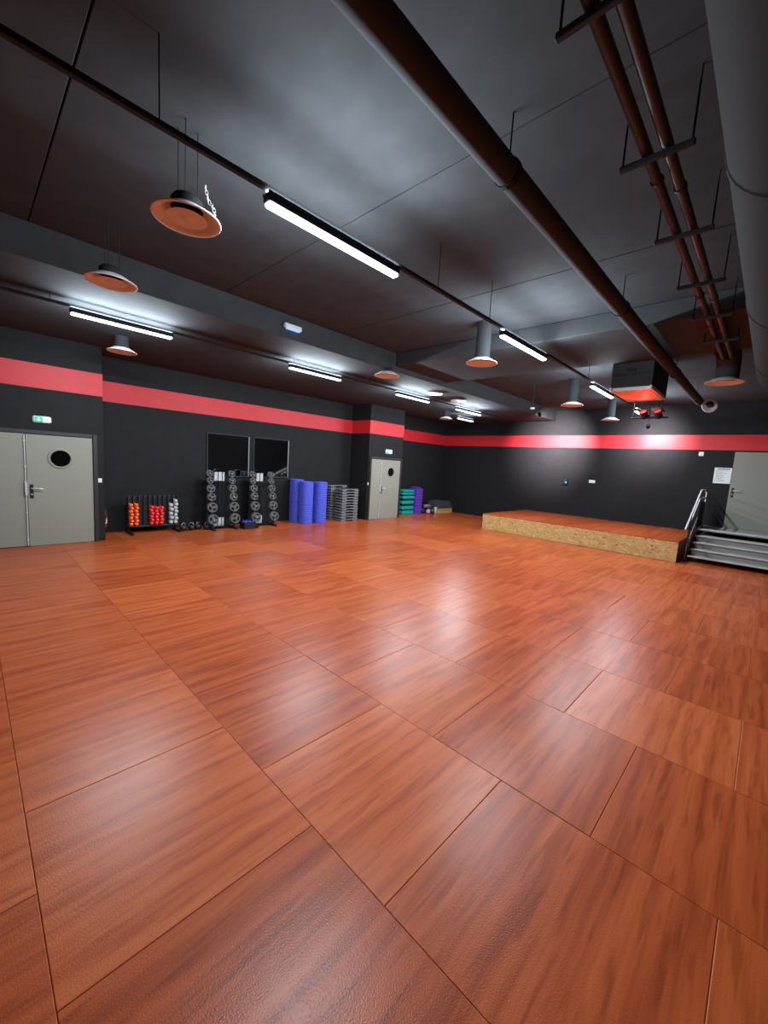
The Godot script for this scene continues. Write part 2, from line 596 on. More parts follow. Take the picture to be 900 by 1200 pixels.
func double_door(called: String, zl: float, zs: float, zr: float, h: float, label: String, pane_z: float, pane_r: float) -> void:
	# stands in the plane x = PIER_X, leaves zl..zs and zs..zr
	var d := thing(called, label, "door", Vector3(PIER_X, 0, (zl + zr) * 0.5), "", "structure")
	var z0 := d.position.z
	var st := S()
	var fw := 0.07
	for z in [zl + fw * 0.5 + 0.004, zr - fw * 0.5 - 0.004]:
		cbox(st, Vector3(0.025, (h + fw) * 0.5, z - z0), Vector3(0.05, h + fw, fw), 0.006)
	cbox(st, Vector3(0.025, h + fw * 0.5 + 0.004, 0), Vector3(0.05, fw, zl - zr), 0.006)
	part(st, "door_frame", M.frame, d)
	var lf := S()
	cbox(lf, Vector3(0.015, h * 0.5 + 0.004, (zl + zs) * 0.5 - z0), Vector3(0.03, h - 0.008, zl - zs - 0.008), 0.003)
	part(lf, "door_leaf", M.door, d)
	# leaf with a round window: a plate with a real hole
	var plate := PackedVector2Array([Vector2(zr + 0.004 - z0, 0.004), Vector2(zs - 0.004 - z0, 0.004), Vector2(zs - 0.004 - z0, h - 0.004), Vector2(zr + 0.004 - z0, h - 0.004)])
	var cy := 1.555
	var ring := []
	for k in 33: ring.append(Vector2(pane_z - z0, cy) + Vector2(cos(TAU * k / 32 + PI / 2), sin(TAU * k / 32 + PI / 2)) * pane_r)
	var left := PackedVector2Array([plate[3], Vector2(pane_z - z0, h - 0.004)])
	var right := PackedVector2Array([plate[2], Vector2(pane_z - z0, h - 0.004)])
	# ring starts at the top and runs towards smaller z
	for k in 17: left.append(ring[k])
	left.append(Vector2(pane_z - z0, 0.004))
	left.append(plate[0])
	for k in 17: right.append(ring[32 - k])
	right.append(Vector2(pane_z - z0, 0.004))
	right.append(plate[1])
	var turn := Transform3D(Basis(Vector3(0, 0, 1), Vector3(0, 1, 0), Vector3(-1, 0, 0)), Vector3.ZERO)
	st = S()
	prism(st, left, -0.03, 0.0, turn)
	prism(st, right, -0.03, 0.0, turn)
	var leaf := part(st, "door_leaf", M.door, d)
	st = S()
	lathe(st, [Vector2(pane_r - 0.012, 0.0), Vector2(pane_r - 0.012, 0.008), Vector2(pane_r - 0.004, 0.016), Vector2(pane_r + 0.022, 0.012), Vector2(pane_r + 0.030, 0.0)], 40, Transform3D(Basis(Vector3(0, 0, -1), Vector3(1, 0, 0), Vector3(0, -1, 0)), Vector3(0.03, cy, pane_z - z0)))
	tag(part(st, "window_ring", M.door, leaf), "raised grey ring around the porthole")
	st = S()
	lathe(st, [Vector2(0, 0.0), Vector2(pane_r, 0.0), Vector2(pane_r, 0.006), Vector2(0, 0.006)], 40, Transform3D(Basis(Vector3(0, 0, -1), Vector3(1, 0, 0), Vector3(0, -1, 0)), Vector3(0.012, cy, pane_z - z0)))
	tag(part(st, "pane", M.pane, leaf), "dark round glass pane")
	lever_handle(leaf, Vector3(0.03, 1.0, zs - 0.055 - z0), Vector3(0, 0, -1), Vector3(1, 0, 0))
	# bolt rod that runs down the meeting edge
	st = S()
	var zb := zs + 0.02 - z0
	tube(st, Vector3(0.045, 0.03, zb), Vector3(0.045, h - 0.03, zb), 0.008, 10)
	for y in [0.12, 0.60, 1.40, h - 0.12]: cbox(st, Vector3(0.04, y, zb), Vector3(0.03, 0.03, 0.03), 0.004)
	cbox(st, Vector3(0.05, 1.02, zb), Vector3(0.045, 0.24, 0.035), 0.006)
	tag(part(st, "bolt_rod", M.steel, d), "slim steel bolt rod with lock case")
	# closer above
	st = S()
	cbox(st, Vector3(0.035, h + 0.055, zs - z0 + 0.04), Vector3(0.02, 0.012, 0.16), 0.003)
	part(st, "rail_plate", M.brushed, d)

func exit_sign(at: Vector3, w: float, label: String) -> void:
	var o := thing("exit_sign", label, "exit sign", at, "green emergency exit signs")
	var h := w * 0.42
	var st := S()
	cbox(st, Vector3(0.02, 0, 0), Vector3(0.04, h + 0.03, w + 0.05), 0.018)
	part(st, "housing", M.white, o)
	st = S()
	cbox(st, Vector3(0.042, 0, w * 0.22), Vector3(0.006, h, w * 0.52), 0.001)
	var gl := part(st, "arrow_panel_light", M.signgreen, o)
	st = S()
	cbox(st, Vector3(0.042, 0, -w * 0.24), Vector3(0.006, h, w * 0.40), 0.001)
	var wl := part(st, "figure_panel_light", M.signwhite, o)
	# arrow pointing down; x of the polygon is -z of the world
	var turn := Transform3D(Basis(Vector3(0, 0, -1), Vector3(0, 1, 0), Vector3(1, 0, 0)), Vector3(0.045, 0, w * 0.22))
	st = S()
	var a := h * 0.36
	prism(st, PackedVector2Array([Vector2(-a * 0.25, a), Vector2(-a * 0.25, -a * 0.1), Vector2(-a, -a * 0.1), Vector2(0, -a), Vector2(a, -a * 0.1), Vector2(a * 0.25, -a * 0.1), Vector2(a * 0.25, a)]), 0.0, 0.003, turn)
	part(st, "arrow_light", M.signwhite, gl)
	# running figure and door
	var t2 := Transform3D(turn.basis, Vector3(0.045, 0, -w * 0.24))
	st = S()
	var L := func(p: Vector2, q: Vector2, r: float):
		var n := (q - p).normalized().orthogonal() * r
		prism(st, PackedVector2Array([p + n, q + n, q - n, p - n]), 0.0, 0.003, t2)
	var u := h * 0.36
	L.call(Vector2(0.0, u * 0.45), Vector2(-u * 0.15, -u * 0.15), u * 0.14)
	L.call(Vector2(-u * 0.15, -u * 0.15), Vector2(u * 0.3, -u * 0.4), u * 0.09)
	L.call(Vector2(u * 0.3, -u * 0.4), Vector2(u * 0.15, -u * 0.9), u * 0.09)
	L.call(Vector2(-u * 0.15, -u * 0.15), Vector2(-u * 0.4, -u * 0.6), u * 0.09)
	L.call(Vector2(-u * 0.4, -u * 0.6), Vector2(-u * 0.8, -u * 0.7), u * 0.09)
	L.call(Vector2(0.0, u * 0.4), Vector2(u * 0.5, u * 0.1), u * 0.08)
	L.call(Vector2(0.0, u * 0.4), Vector2(-u * 0.5, u * 0.2), u * 0.08)
	lathe(st, [Vector2(0, 0), Vector2(u * 0.18, 0), Vector2(u * 0.18, 0.003), Vector2(0, 0.003)], 12, t2 * Transform3D(Basis(Vector3(1, 0, 0), Vector3(0, 0, 1), Vector3(0, -1, 0)), Vector3(u * 0.1, u * 0.75, 0)))
	L.call(Vector2(u * 0.85, -u * 1.1), Vector2(u * 0.85, u * 1.1), u * 0.16)
	part(st, "figure_light", M.signgreen, wl)

func wall_switch(at: Vector3, w: float, h: float, normal: Vector3, label: String) -> void:
	var o := thing("wall_switch", label, "switch", at)
	var side := Vector3.UP.cross(normal)
	var xf := Transform3D(Basis(side, Vector3.UP, normal), Vector3.ZERO)
	var st := S()
	cbox(st, Vector3(0, 0, 0.006), Vector3(w, h, 0.012), 0.003, xf)
	part(st, "plate", M.white, o)
	st = S()
	cbox(st, Vector3(0, 0, 0.014), Vector3(w * 0.62, h * 0.62, 0.008), 0.003, xf)
	part(st, "rocker", M.white, o)

func doors() -> void:
	double_door("door_1", 0.22, -0.72, -1.66, 1.955, "wide grey double door with porthole in the boxed-out wall", -1.185, 0.155)
	double_door("door_2", -8.95, -9.40, -10.32, 1.955, "narrow grey door with porthole and side leaf beyond the steps", -9.86, 0.155)
	# door above the stairs
	var d := thing("door_3", "plain grey door at the top of the metal stairs", "door", Vector3(-0.34, 0.68, ROOM_BACK), "", "structure")
	var st := S()
	cbox(st, Vector3(0, 1.01, 0.02), Vector3(0.94, 2.02, 0.04), 0.004)
	var leaf := part(st, "door_leaf", M.door, d)
	lever_handle(leaf, Vector3(-0.40, 0.98, 0.04), Vector3(1, 0, 0), Vector3(0, 0, 1))
	exit_sign(Vector3(PIER_X, 2.215, -0.95), 0.20, "lit green exit sign with down arrow above the wide double door")
	exit_sign(Vector3(PIER_X, 2.225, -9.72), 0.26, "lit green exit sign with down arrow above the narrow door")
	wall_switch(Vector3(PIER_X, 1.17, -1.76), 0.08, 0.08, Vector3(1, 0, 0), "white light switch beside the wide double door")
	wall_switch(Vector3(PIER_X, 1.16, -8.885), 0.08, 0.08, Vector3(1, 0, 0), "white light switch beside the narrow door with side leaf")

# ------------------------------------------------------------------ stage
func stage() -> void:
	var X0 := -6.35
	var X1 := -1.36
	var Z1 := -11.12
	var H := 0.48
	var c := Vector3((X0 + X1) * 0.5, 0, (Z1 + ROOM_BACK) * 0.5)
	var o := thing("stage", "low stage with chipboard front and red-brown wood-print top", "stage", c)
	var hx := (X1 - X0) * 0.5
	var hz := (Z1 - ROOM_BACK) * 0.5 - 0.005
	# front panel of strand board with its own uv
	var st := SurfaceTool.new()
	st.begin(Mesh.PRIMITIVE_TRIANGLES)
	st.set_smooth_group(-1)
	var A := [Vector3(-hx, 0.002, hz), Vector3(hx, 0.002, hz), Vector3(hx, H - 0.022, hz), Vector3(-hx, H - 0.022, hz)]
	var B := []
	for p in A: B.append(p - Vector3(0, 0, 0.02))
	var uv := func(p: Vector3) -> Vector2: return Vector2((p.x + hx) / (2.0 * hx), 1.0 - p.y / H)
	var addq := func(a: Vector3, b: Vector3, cc: Vector3, d: Vector3):
		for p in [a, cc, b, a, d, cc]:
			st.set_uv(uv.call(p))
			st.add_vertex(p)
	addq.call(A[0], A[1], A[2], A[3])
	addq.call(B[1], B[0], B[3], B[2])
	addq.call(A[3], A[2], B[2], B[3])
	addq.call(A[1], B[1], B[2], A[2])
	addq.call(B[0], A[0], A[3], B[3])
	tag(part(st, "front_panel", M.osb, o), "tan strand board with brown flakes")
	var s2 := S()
	cbox(s2, Vector3(0, H * 0.5 - 0.01, -0.01), Vector3(2 * hx - 0.05, H - 0.03, 2 * hz - 0.03))
	part(s2, "substructure", M.dark, o)
	for sx in [-1.0, 1.0]:
		s2 = S()
		cbox(s2, Vector3(sx * (hx - 0.010), H * 0.5 - 0.01, -0.012), Vector3(0.02, H - 0.024, 2 * hz - 0.026))
		tag(part(s2, "side_panel", M.sidewood, o) if M.has("sidewood") else part(s2, "side_panel", side_wood(), o), "red-brown laminate side")
	# top boards
	var n := 10
	var w := 2 * hx / n
	for k in n:
		var mesh := mat_mesh_sized(w, 2 * hz, 0.022)
		inst(mesh, "top_board", M.mats[(k * 3 + 1) % M.mats.size()], o, Vector3(-hx + w * (k + 0.5), H - 0.022, 0))

func side_wood() -> Material:
	M.sidewood = mat(rgb(128, 52, 30), 0.45)
	return M.sidewood

func mat_mesh_sized(w: float, d: float, y: float) -> ArrayMesh:
	var st := SurfaceTool.new()
	st.begin(Mesh.PRIMITIVE_TRIANGLES)
	st.set_smooth_group(-1)
	var e := 0.002
	var rings := []
	for k in [[w * 0.5, d * 0.5, 0.0], [w * 0.5, d * 0.5, y - e], [w * 0.5 - e, d * 0.5 - e, y]]:
		rings.append([Vector3(-k[0], k[2], k[1]), Vector3(k[0], k[2], k[1]), Vector3(k[0], k[2], -k[1]), Vector3(-k[0], k[2], -k[1])])
	for i in 2:
		for k in 4:
			for p in [rings[i][k], rings[i + 1][(k + 1) % 4], rings[i][(k + 1) % 4], rings[i][k], rings[i + 1][k], rings[i + 1][(k + 1) % 4]]:
				st.set_uv(Vector2(p.x + 0.5, p.z / d + 0.5))
				st.add_vertex(p)
	var r: Array = rings[2]
	for p in [r[0], r[2], r[1], r[0], r[3], r[2]]:
		st.set_uv(Vector2(p.x + 0.5, p.z / d + 0.5))
		st.add_vertex(p)
	st.generate_normals()
	return st.commit()

# ------------------------------------------------------------------ metal stairs
func stairs() -> void:
	var X0 := -1.22
	var X1 := 1.20
	var o := thing("metal_stairs", "grey metal stairs with open treads beside the low stage", "stairs", Vector3((X0 + X1) * 0.5, 0, -12.8))
	var w := X1 - X0
	var fronts := [-11.60, -11.87, -12.16, -12.45]
	for k in 4:
		var y := 0.136 * (k + 1)
		var zf: float = fronts[k] + 12.8
		var left := -w * 0.5 
		var wd := w * 0.5 - left
		var cx := (left + w * 0.5) * 0.5
		var st := S()
		cbox(st, Vector3(cx, y - 0.015, zf - 0.16), Vector3(wd, 0.03, 0.32), 0.003)
		var t := part(st, "tread", M.tread, o)
		st = S()
		cbox(st, Vector3(cx, y - 0.012, zf + 0.006), Vector3(wd, 0.034, 0.03), 0.006)
		tag(part(st, "nosing", M.steel, t), "bright metal nosing")
		if k > 0:
			st = S()
			cbox(st, Vector3(cx, y - 0.083, zf - 0.03), Vector3(wd, 0.105, 0.012))
			part(st, "riser", M.tread, t)
	var st2 := S()
	var zl := -12.73 + 12.8
	var zb := ROOM_BACK + 0.045 + 12.8
	cbox(st2, Vector3(0, 0.68 - 0.02, (zl + zb) * 0.5), Vector3(w, 0.04, zl - zb), 0.003)
	var l := part(st2, "landing", M.tread, o)
	for dz in [0.0, -0.14]:
		st2 = S()
		cbox(st2, Vector3(0, 0.68 - 0.004, zl + 0.008 + dz), Vector3(w, 0.03, 0.028), 0.006)
		part(st2, "nosing", M.steel, l)
	# side stringers under the treads
	for sx in [-1.0, 1.0]:
		st2 = S()
		var turn := Transform3D(Basis(Vector3(0, 0, -1), Vector3(0, 1, 0), Vector3(1, 0, 0)), Vector3(sx * (w * 0.5 - 0.02), 0, 0))
		prism(st2, PackedVector2Array([Vector2(-1.20, 0.0), Vector2(-1.02, 0.0), Vector2(0.10, 0.52), Vector2(1.28, 0.52), Vector2(1.28, 0.64), Vector2(-0.02, 0.64), Vector2(-1.20, 0.09)]), -0.01, 0.01, turn)
		part(st2, "stringer", M.blackmetal, o)
	for x in [-0.9, 0.0, 0.9]:
		st2 = S()
		cbox(st2, Vector3(x, 0.32, -1.1), Vector3(0.05, 0.64, 0.05), 0.004)
		part(st2, "leg", M.blackmetal, o)

	# handrail on the stage side
	var h := thing("handrail", "steel tube handrail with dark infill beside the metal stairs", "handrail", Vector3(-1.255, 0.0, -12.0))
	var P := func(y: float, z: float) -> Vector3: return Vector3(0, y, z + 12.0)
	var rail := S()
	sweep(rail, [P.call(0.79, -11.03), P.call(1.60, -12.68), P.call(1.645, -12.80), P.call(1.655, -12.95), P.call(1.655, -13.62), P.call(1.63, -13.76), P.call(1.55, -13.84)], 0.021, 12)
	part(rail, "top_rail", M.chrome, h)
	rail = S()
	sweep(rail, [P.call(0.92, -11.66), P.call(1.40, -12.66), P.call(1.44, -12.80), P.call(1.45, -12.95), P.call(1.45, -13.70)], 0.016, 12)
	part(rail, "middle_rail", M.steel, h)
	for z in [-11.62, -12.78, -13.82]:
		rail = S()
		var foot := 0.0 if z > -11.7 else 0.68
		var head: float = {-11.62: 1.07, -12.78: 1.63, -13.82: 1.57}[z]
		cbox(rail, P.call((foot + head) * 0.5, z), Vector3(0.035, head - foot, 0.035), 0.004)
		part(rail, "post", M.blackmetal, h)
	# grey side plate that follows the slope
	rail = S()
	var tp := Transform3D(Basis(Vector3(0, 0, -1), Vector3(0, 1, 0), Vector3(1, 0, 0)), Vector3.ZERO)
	prism(rail, PackedVector2Array([Vector2(-0.42, 0.05), Vector2(-0.30, 0.05), Vector2(0.78, 0.60), Vector2(0.78, 0.98), Vector2(-0.42, 0.40)]), -0.005, 0.005, tp)
	part(rail, "side_plate", M.brushed, h)
	rail = S()
	cbox(rail, P.call(1.02, -13.30), Vector3(0.012, 0.66, 0.96), 0.003)
	part(rail, "infill_panel", M.blackmetal, h)
	for y in [1.52, 1.36]:
		rail = S()
		cbox(rail, P.call(y, -13.80) + Vector3(0.012, 0, 0), Vector3(0.02, 0.13, 0.05), 0.006)
		tag(part(rail, "bracket", M.white, h), "pale bracket on the end post")

# ------------------------------------------------------------------ pipes, ducts and boxes under the ceiling
func ceiling_services() -> void:
	# long round duct
	var o := thing("round_duct", "long slim black round duct running under the ceiling to the stage", "duct", Vector3(-1.413, 3.64, 0))
	var st := S()
	tube(st, Vector3(0, 0, ROOM_NEAR - 0.01), Vector3(0, 0, -11.5), 0.0755, 20)
	part(st, "tube", M.duct, o)
	for z in [0.2, -2.4, -5.0, -8.4, -11.0]:
		st = S()
		lathe(st, [Vector2(0.0755, -0.02), Vector2(0.084, -0.02), Vector2(0.084, 0.02), Vector2(0.0755, 0.02)], 20, Transform3D(frame_of(Vector3(0, 0, 1)), Vector3(0, 0, z)))
		tube(st, Vector3(0, 0.08, z), Vector3(0, CEIL - 3.64, z), 0.006, 6)
		part(st, "hanger", M.blackmetal, o)
	# pale nozzle at its end
	o = thing("air_nozzle", "pale round air nozzle at the end of the slim black duct", "nozzle", Vector3(-1.24, 3.56, -11.66))
	st = S()
	sweep(st, [Vector3(-0.173, 0.08, 0.165), Vector3(-0.173, 0.08, 0.04), Vector3(-0.16, 0.07, -0.06), Vector3(-0.10, 0.04, -0.11), Vector3(-0.03, 0.01, -0.06)], 0.05, 12)
	part(st, "elbow", M.duct, o)
	st = S()
	var face := Transform3D(frame_of(Vector3(0.45, 0.1, 1.0)), Vector3.ZERO)
	lathe_soft(st, [Vector2(0.04, -0.06), Vector2(0.10, -0.03), Vector2(0.15, 0.0), Vector2(0.155, 0.012), Vector2(0.13, 0.012), Vector2(0.09, -0.01), Vector2(0.04, -0.02)], 24, face)
	part(st, "rim", M.diffuser, o)
	st = S()
	lathe_soft(st, [Vector2(0, 0.0), Vector2(0.075, 0.01), Vector2(0.06, 0.03), Vector2(0, 0.035)], 20, face * Transform3D(Basis(), Vector3(-0.03, 0, 0)))
	part(st, "core", M.duct, o)

	# two slim pipes on trapeze hangers
	for k in 2:
		var x := [-0.75, -0.652][k] as float
		o = thing("slim_pipe", ["slim black pipe on trapeze hangers, nearer the long round duct", "slim black pipe on trapeze hangers, nearer the wide duct"][k], "pipe", Vector3(x, 3.66, 0))
		st = S()
		tube(st, Vector3(0, 0, ROOM_NEAR - 0.01), Vector3(0, 0, -7.75), 0.029, 14)
		part(st, "tube", M.pipe if M.has("pipe") else pipe_paint(), o)
		for z in [-0.4, -3.05, -5.1, -6.1, -6.6]:
			st = S()
			lathe(st, [Vector2(0.029, -0.012), Vector2(0.036, -0.012), Vector2(0.036, 0.012), Vector2(0.029, 0.012)], 14, Transform3D(frame_of(Vector3(0, 0, 1)), Vector3(0, 0, z - 0.15 * k)))
			part(st, "coupling", M.pipe, o)
	var tz := [-6.66, -5.68, -4.70, -3.72, -2.75, -1.78, -0.8, 0.2]
	for i in tz.size():
		var z: float = tz[i]
		o = thing("trapeze_hanger", "thin black trapeze hanger under two slim pipes, " + ("below the beam" if i == 0 else nth(i - 1) + " out from the beam"), "hanger", Vector3(-0.70, 3.60, z), "trapeze hangers under the slim pipes")
		st = S()
		cbox(st, Vector3(0, 0.012, 0), Vector3(0.36, 0.03, 0.03), 0.004)
		part(st, "cross_bar", M.blackmetal, o)
		for sx in [-0.165, 0.165]:
			st = S()
			tube(st, Vector3(sx, 0.02, 0), Vector3(sx, (0.14 if z < -5.9 else CEIL - 3.60), 0), 0.006, 6)
			part(st, "rod", M.blackmetal, o)

	# wide spiral duct
	o = thing("wide_duct", "wide dark round duct running beside the slim pipes", "duct", Vector3(-0.045, 3.410, 0))
	st = S()
	tube(st, Vector3(0, 0, ROOM_NEAR - 0.01), Vector3(0, 0, -7.71), 0.313, 40)
	part(st, "tube", M.widepaint if M.has("widepaint") else wide_paint(), o)
	for z in [-0.5, -2.6, -4.7, -6.8]:
		st = S()
		lathe(st, [Vector2(0.313, -0.03), Vector2(0.320, -0.024), Vector2(0.320, 0.024), Vector2(0.313, 0.03)], 40, Transform3D(frame_of(Vector3(0, 0, 1)), Vector3(0, 0, z)))
		part(st, "joint_ring", M.widepaint, o)

	# boxed unit with a pale underside, lit red from a lamp bar hung below it
	o = thing("ceiling_unit", "black boxed ceiling unit with pale underside lit red", "ceiling unit", Vector3(-1.92, 3.30, -8.40))
	st = S()
	cbox(st, Vector3(0, 0.37, 0), Vector3(0.62, 0.62, 1.20), 0.01)
	part(st, "casing", M.ceilbox if M.has("ceilbox") else box_paint(), o)
	st = S()
	cbox(st, Vector3(0, 0.03, 0), Vector3(0.56, 0.06, 1.14), 0.006)
	tag(part(st, "underside", M.white, o), "pale underside panel")
	for sx in [-1.0, 1.0]:
		st = S()
		cbox(st, Vector3(sx * 0.295, 0.035, 0), Vector3(0.03, 0.06, 1.20), 0.004)
		part(st, "edge_trim", M.white, o)
	st = S()
	cbox(st, Vector3(-0.02, 0.33, 0.607), Vector3(0.14, 0.05, 0.012), 0.003)
	part(st, "grille", M.blackmetal, o)
	o = thing("stage_lamp_bar", "black lamp bar with a red spotlight under the boxed ceiling unit", "stage light", Vector3(-1.86, 2.98, -8.93))
	st = S()
	tube(st, Vector3(-0.26, 0, 0), Vector3(0.34, 0, 0), 0.018, 10)
	for x in [-0.22, 0.22]: tube(st, Vector3(x, 0, 0), Vector3(x, (0.325 if x < 0 else 0.325), 0), 0.010, 8)
	part(st, "bar", M.blackmetal, o)
	for x in [-0.05, 0.18]:
		var up := Transform3D(frame_of(Vector3(-0.15, 0.75, 0.66)), Vector3(x, 0.07, 0.02))
		st = S()
		lathe(st, [Vector2(0, -0.09), Vector2(0.05, -0.09), Vector2(0.065, -0.05), Vector2(0.065, 0.06), Vector2(0.055, 0.06), Vector2(0.055, 0.04), Vector2(0, 0.04)], 16, up)
		var can := part(st, "lamp_can", M.iron, o)
		st = S()
		lathe(st, [Vector2(0, 0.041), Vector2(0.052, 0.041), Vector2(0.052, 0.046), Vector2(0, 0.046)], 16, up)
		part(st, "red_lens_light", M.redlens, can)
	var sp := SpotLight3D.new()
	sp.name = "red_beam"
	sp.light_color = Color(1.0, 0.10, 0.09)
	sp.light_energy = 2.8
	sp.spot_range = 20.0
	sp.spot_angle = 44.0
	sp.spot_attenuation = 2.0
	sp.light_size = 0.04
	sp.shadow_enabled = true
	sp.look_at_from_position(Vector3(-1.90, 3.10, -8.90), Vector3(-1.95, 3.34, -8.50))
	add_child(sp)
	# small red panel lamp beyond
	o = thing("red_panel_lamp", "small flat red lamp hung between the lamp bar and the stage", "stage light", Vector3(-2.00, 3.32, -10.55))
	st = S()
	cbox(st, Vector3(0, 0.03, 0), Vector3(0.17, 0.05, 0.50), 0.006)
	part(st, "casing", M.iron, o)
	st = S()
	cbox(st, Vector3(0, 0.0, 0), Vector3(0.14, 0.01, 0.46), 0.002)
	part(st, "red_panel_light", M.redpanel if M.has("redpanel") else red_panel(), o)
	st = S()
	tube(st, Vector3(0, 0.05, 0), Vector3(0, CEIL - 3.32, 0), 0.008, 8)
	part(st, "stem", M.blackmetal, o)
	var al := AreaLight3D.new()
	al.name = "red_panel_beam"
	al.light_color = Color(1.0, 0.12, 0.1)
	al.light_energy = 0.5
	al.area_size = Vector2(0.14, 0.46)
	al.shadow_enabled = true
	al.position = Vector3(-2.00, 3.305, -10.55)
	al.rotation_degrees = Vector3(-90, 0, 0)
	add_child(al)

	# emergency luminaire on the face of the soffit
	o = thing("emergency_light", "small emergency light with bluish lens on the soffit edge", "emergency light", Vector3(SOFFIT_X, 3.80, -3.58))
	st = S()
	cbox(st, Vector3(0.03, 0.01, 0), Vector3(0.06, 0.07, 0.30), 0.012)
	part(st, "housing", M.white, o)
	st = S()
	cbox(st, Vector3(0.038, -0.030, 0), Vector3(0.046, 0.024, 0.24), 0.006)
	part(st, "lens_light", M.bluelens, o)
	# smoke detector
	o = thing("smoke_detector", "tiny white smoke detector hanging before the beam end", "detector", Vector3(-4.28, 3.30, -9.32))
	st = S()
	lathe_soft(st, [Vector2(0, 0), Vector2(0.03, 0), Vector2(0.05, 0.02), Vector2(0.05, 0.045), Vector2(0, 0.05)], 16)
	part(st, "body", M.white, o)
	st = S()
	tube(st, Vector3(0, 0.045, 0), Vector3(0, CEIL - 3.30, 0), 0.006, 8)
	part(st, "stem", M.blackmetal, o)

	spotlight(Vector3(-5.10, 3.52, -11.60), Vector3(-5.62, 2.80, ROOM_BACK), 34.0, 85.0, "small black spotlight aimed at the wall near the corner")
	spotlight(Vector3(-2.60, 3.26, -12.80), Vector3(-2.80, 2.98, ROOM_BACK), 50.0, 20.0, "small black spotlight at the end of the lamp rail before the stage wall")

func spotlight(at: Vector3, aim: Vector3, angle: float, energy: float, label: String) -> void:
	var o := thing("spotlight", label, "spotlight", at)
	var d := (aim - at).normalized()
	var xf := Transform3D(frame_of(d), Vector3.ZERO)
	var st := S()
	lathe(st, [Vector2(0, -0.07), Vector2(0.03, -0.07), Vector2(0.045, -0.05), Vector2(0.045, 0.07), Vector2(0.038, 0.07), Vector2(0.038, 0.045), Vector2(0, 0.045)], 20, xf)
	var head := part(st, "head", M.dark, o)
	st = S()
	lathe(st, [Vector2(0, 0.046), Vector2(0.036, 0.046), Vector2(0.036, 0.05), Vector2(0, 0.05)], 20, xf)
	part(st, "lens_light", M.spotlens, head)
	st = S()
	var top := (CEIL if at.x > SOFFIT_X else SOFFIT) - at.y
	tube(st, Vector3(0, 0.04, 0), Vector3(0, top, 0), 0.008, 8)
	part(st, "stem", M.blackmetal, o)
	var sp := SpotLight3D.new()
	sp.name = "spot_beam"
	sp.light_color = Color(1.0, 0.97, 1.0)
	sp.light_energy = energy
	sp.spot_angle = angle
	sp.spot_angle_attenuation = 2.0
	sp.spot_range = 25.0
	sp.spot_attenuation = 2.0
	sp.light_size = 0.03
	sp.shadow_enabled = true
	sp.look_at_from_position(at + d * 0.048, aim)
	add_child(sp, true)

func pipe_paint() -> Material:
	M.pipe = mat(rgb(52, 53, 55), 0.4, 0.0, 0.4)
	return M.pipe
func wide_paint() -> Material:
	M.widepaint = mat(rgb(45, 43, 42), 0.85, 0.0, 0.2)
	return M.widepaint
func box_paint() -> Material:
	M.ceilbox = mat(rgb(60, 63, 66), 0.8, 0.0, 0.2)
	return M.ceilbox
func red_panel() -> Material:
	M.redpanel = glow(rgb(235, 50, 44), 0.9)
	return M.redpanel

# ------------------------------------------------------------------ LED lamps on two rails
func lamp(x: float, z0: float, z1: float, y: float, label: String, group: String, share := 1.0) -> void:
	var l := z0 - z1
	var o := thing("linear_lamp", label, "ceiling lamp", Vector3(x, y, (z0 + z1) * 0.5), group)
	var st := S()
	cbox(st, Vector3(0, 0.045, 0), Vector3(0.066, 0.05, l + 0.02), 0.006)
	part(st, "housing", M.blackmetal, o)
	st = S()
	cbox(st, Vector3(0, 0.010, 0), Vector3(0.070, 0.034, l), 0.012)
	part(st, "diffuser_light", M.lamp, o)
	for sx in [-1.0, 1.0]:
		st = S()
		cbox(st, Vector3(sx * 0.026, 0.071, 0), Vector3(0.012, 0.006, l - 0.04), 0.001)
		part(st, "upward_slot_light", M.uplight, o)
	for sx in [-1.0, 1.0]:
		st = S()
		cbox(st, Vector3(sx * 0.0375, 0.068, 0), Vector3(0.003, 0.022, l + 0.02), 0.001)
		part(st, "lip", M.blackmetal, o)
	# [offset, turn, width, energy]
	for k in [[Vector3(0, -0.012, 0), Vector3(-90, 0, 0), 0.07, LAMP_POWER], [Vector3(0, 0.080, 0), Vector3(90, 0, 0), 0.07, LAMP_UP], [Vector3(0.041, 0.010, 0), Vector3(0, -90, 0), 0.03, LAMP_SIDE], [Vector3(-0.041, 0.010, 0), Vector3(0, 90, 0), 0.03, LAMP_SIDE]]:
		var a := AreaLight3D.new()
		a.name = "lamp_beam"
		a.light_color = LAMP_COLOR
		a.light_energy = k[3] * l / 1.25 * share
		var upright: bool = absf(k[1].y) > 1.0
		a.area_size = Vector2(l, k[2]) if upright else Vector2(k[2], l)
		a.shadow_enabled = true
		a.position = Vector3(x, y, (z0 + z1) * 0.5) + k[0]
		a.rotation_degrees = k[1]
		add_child(a, true)

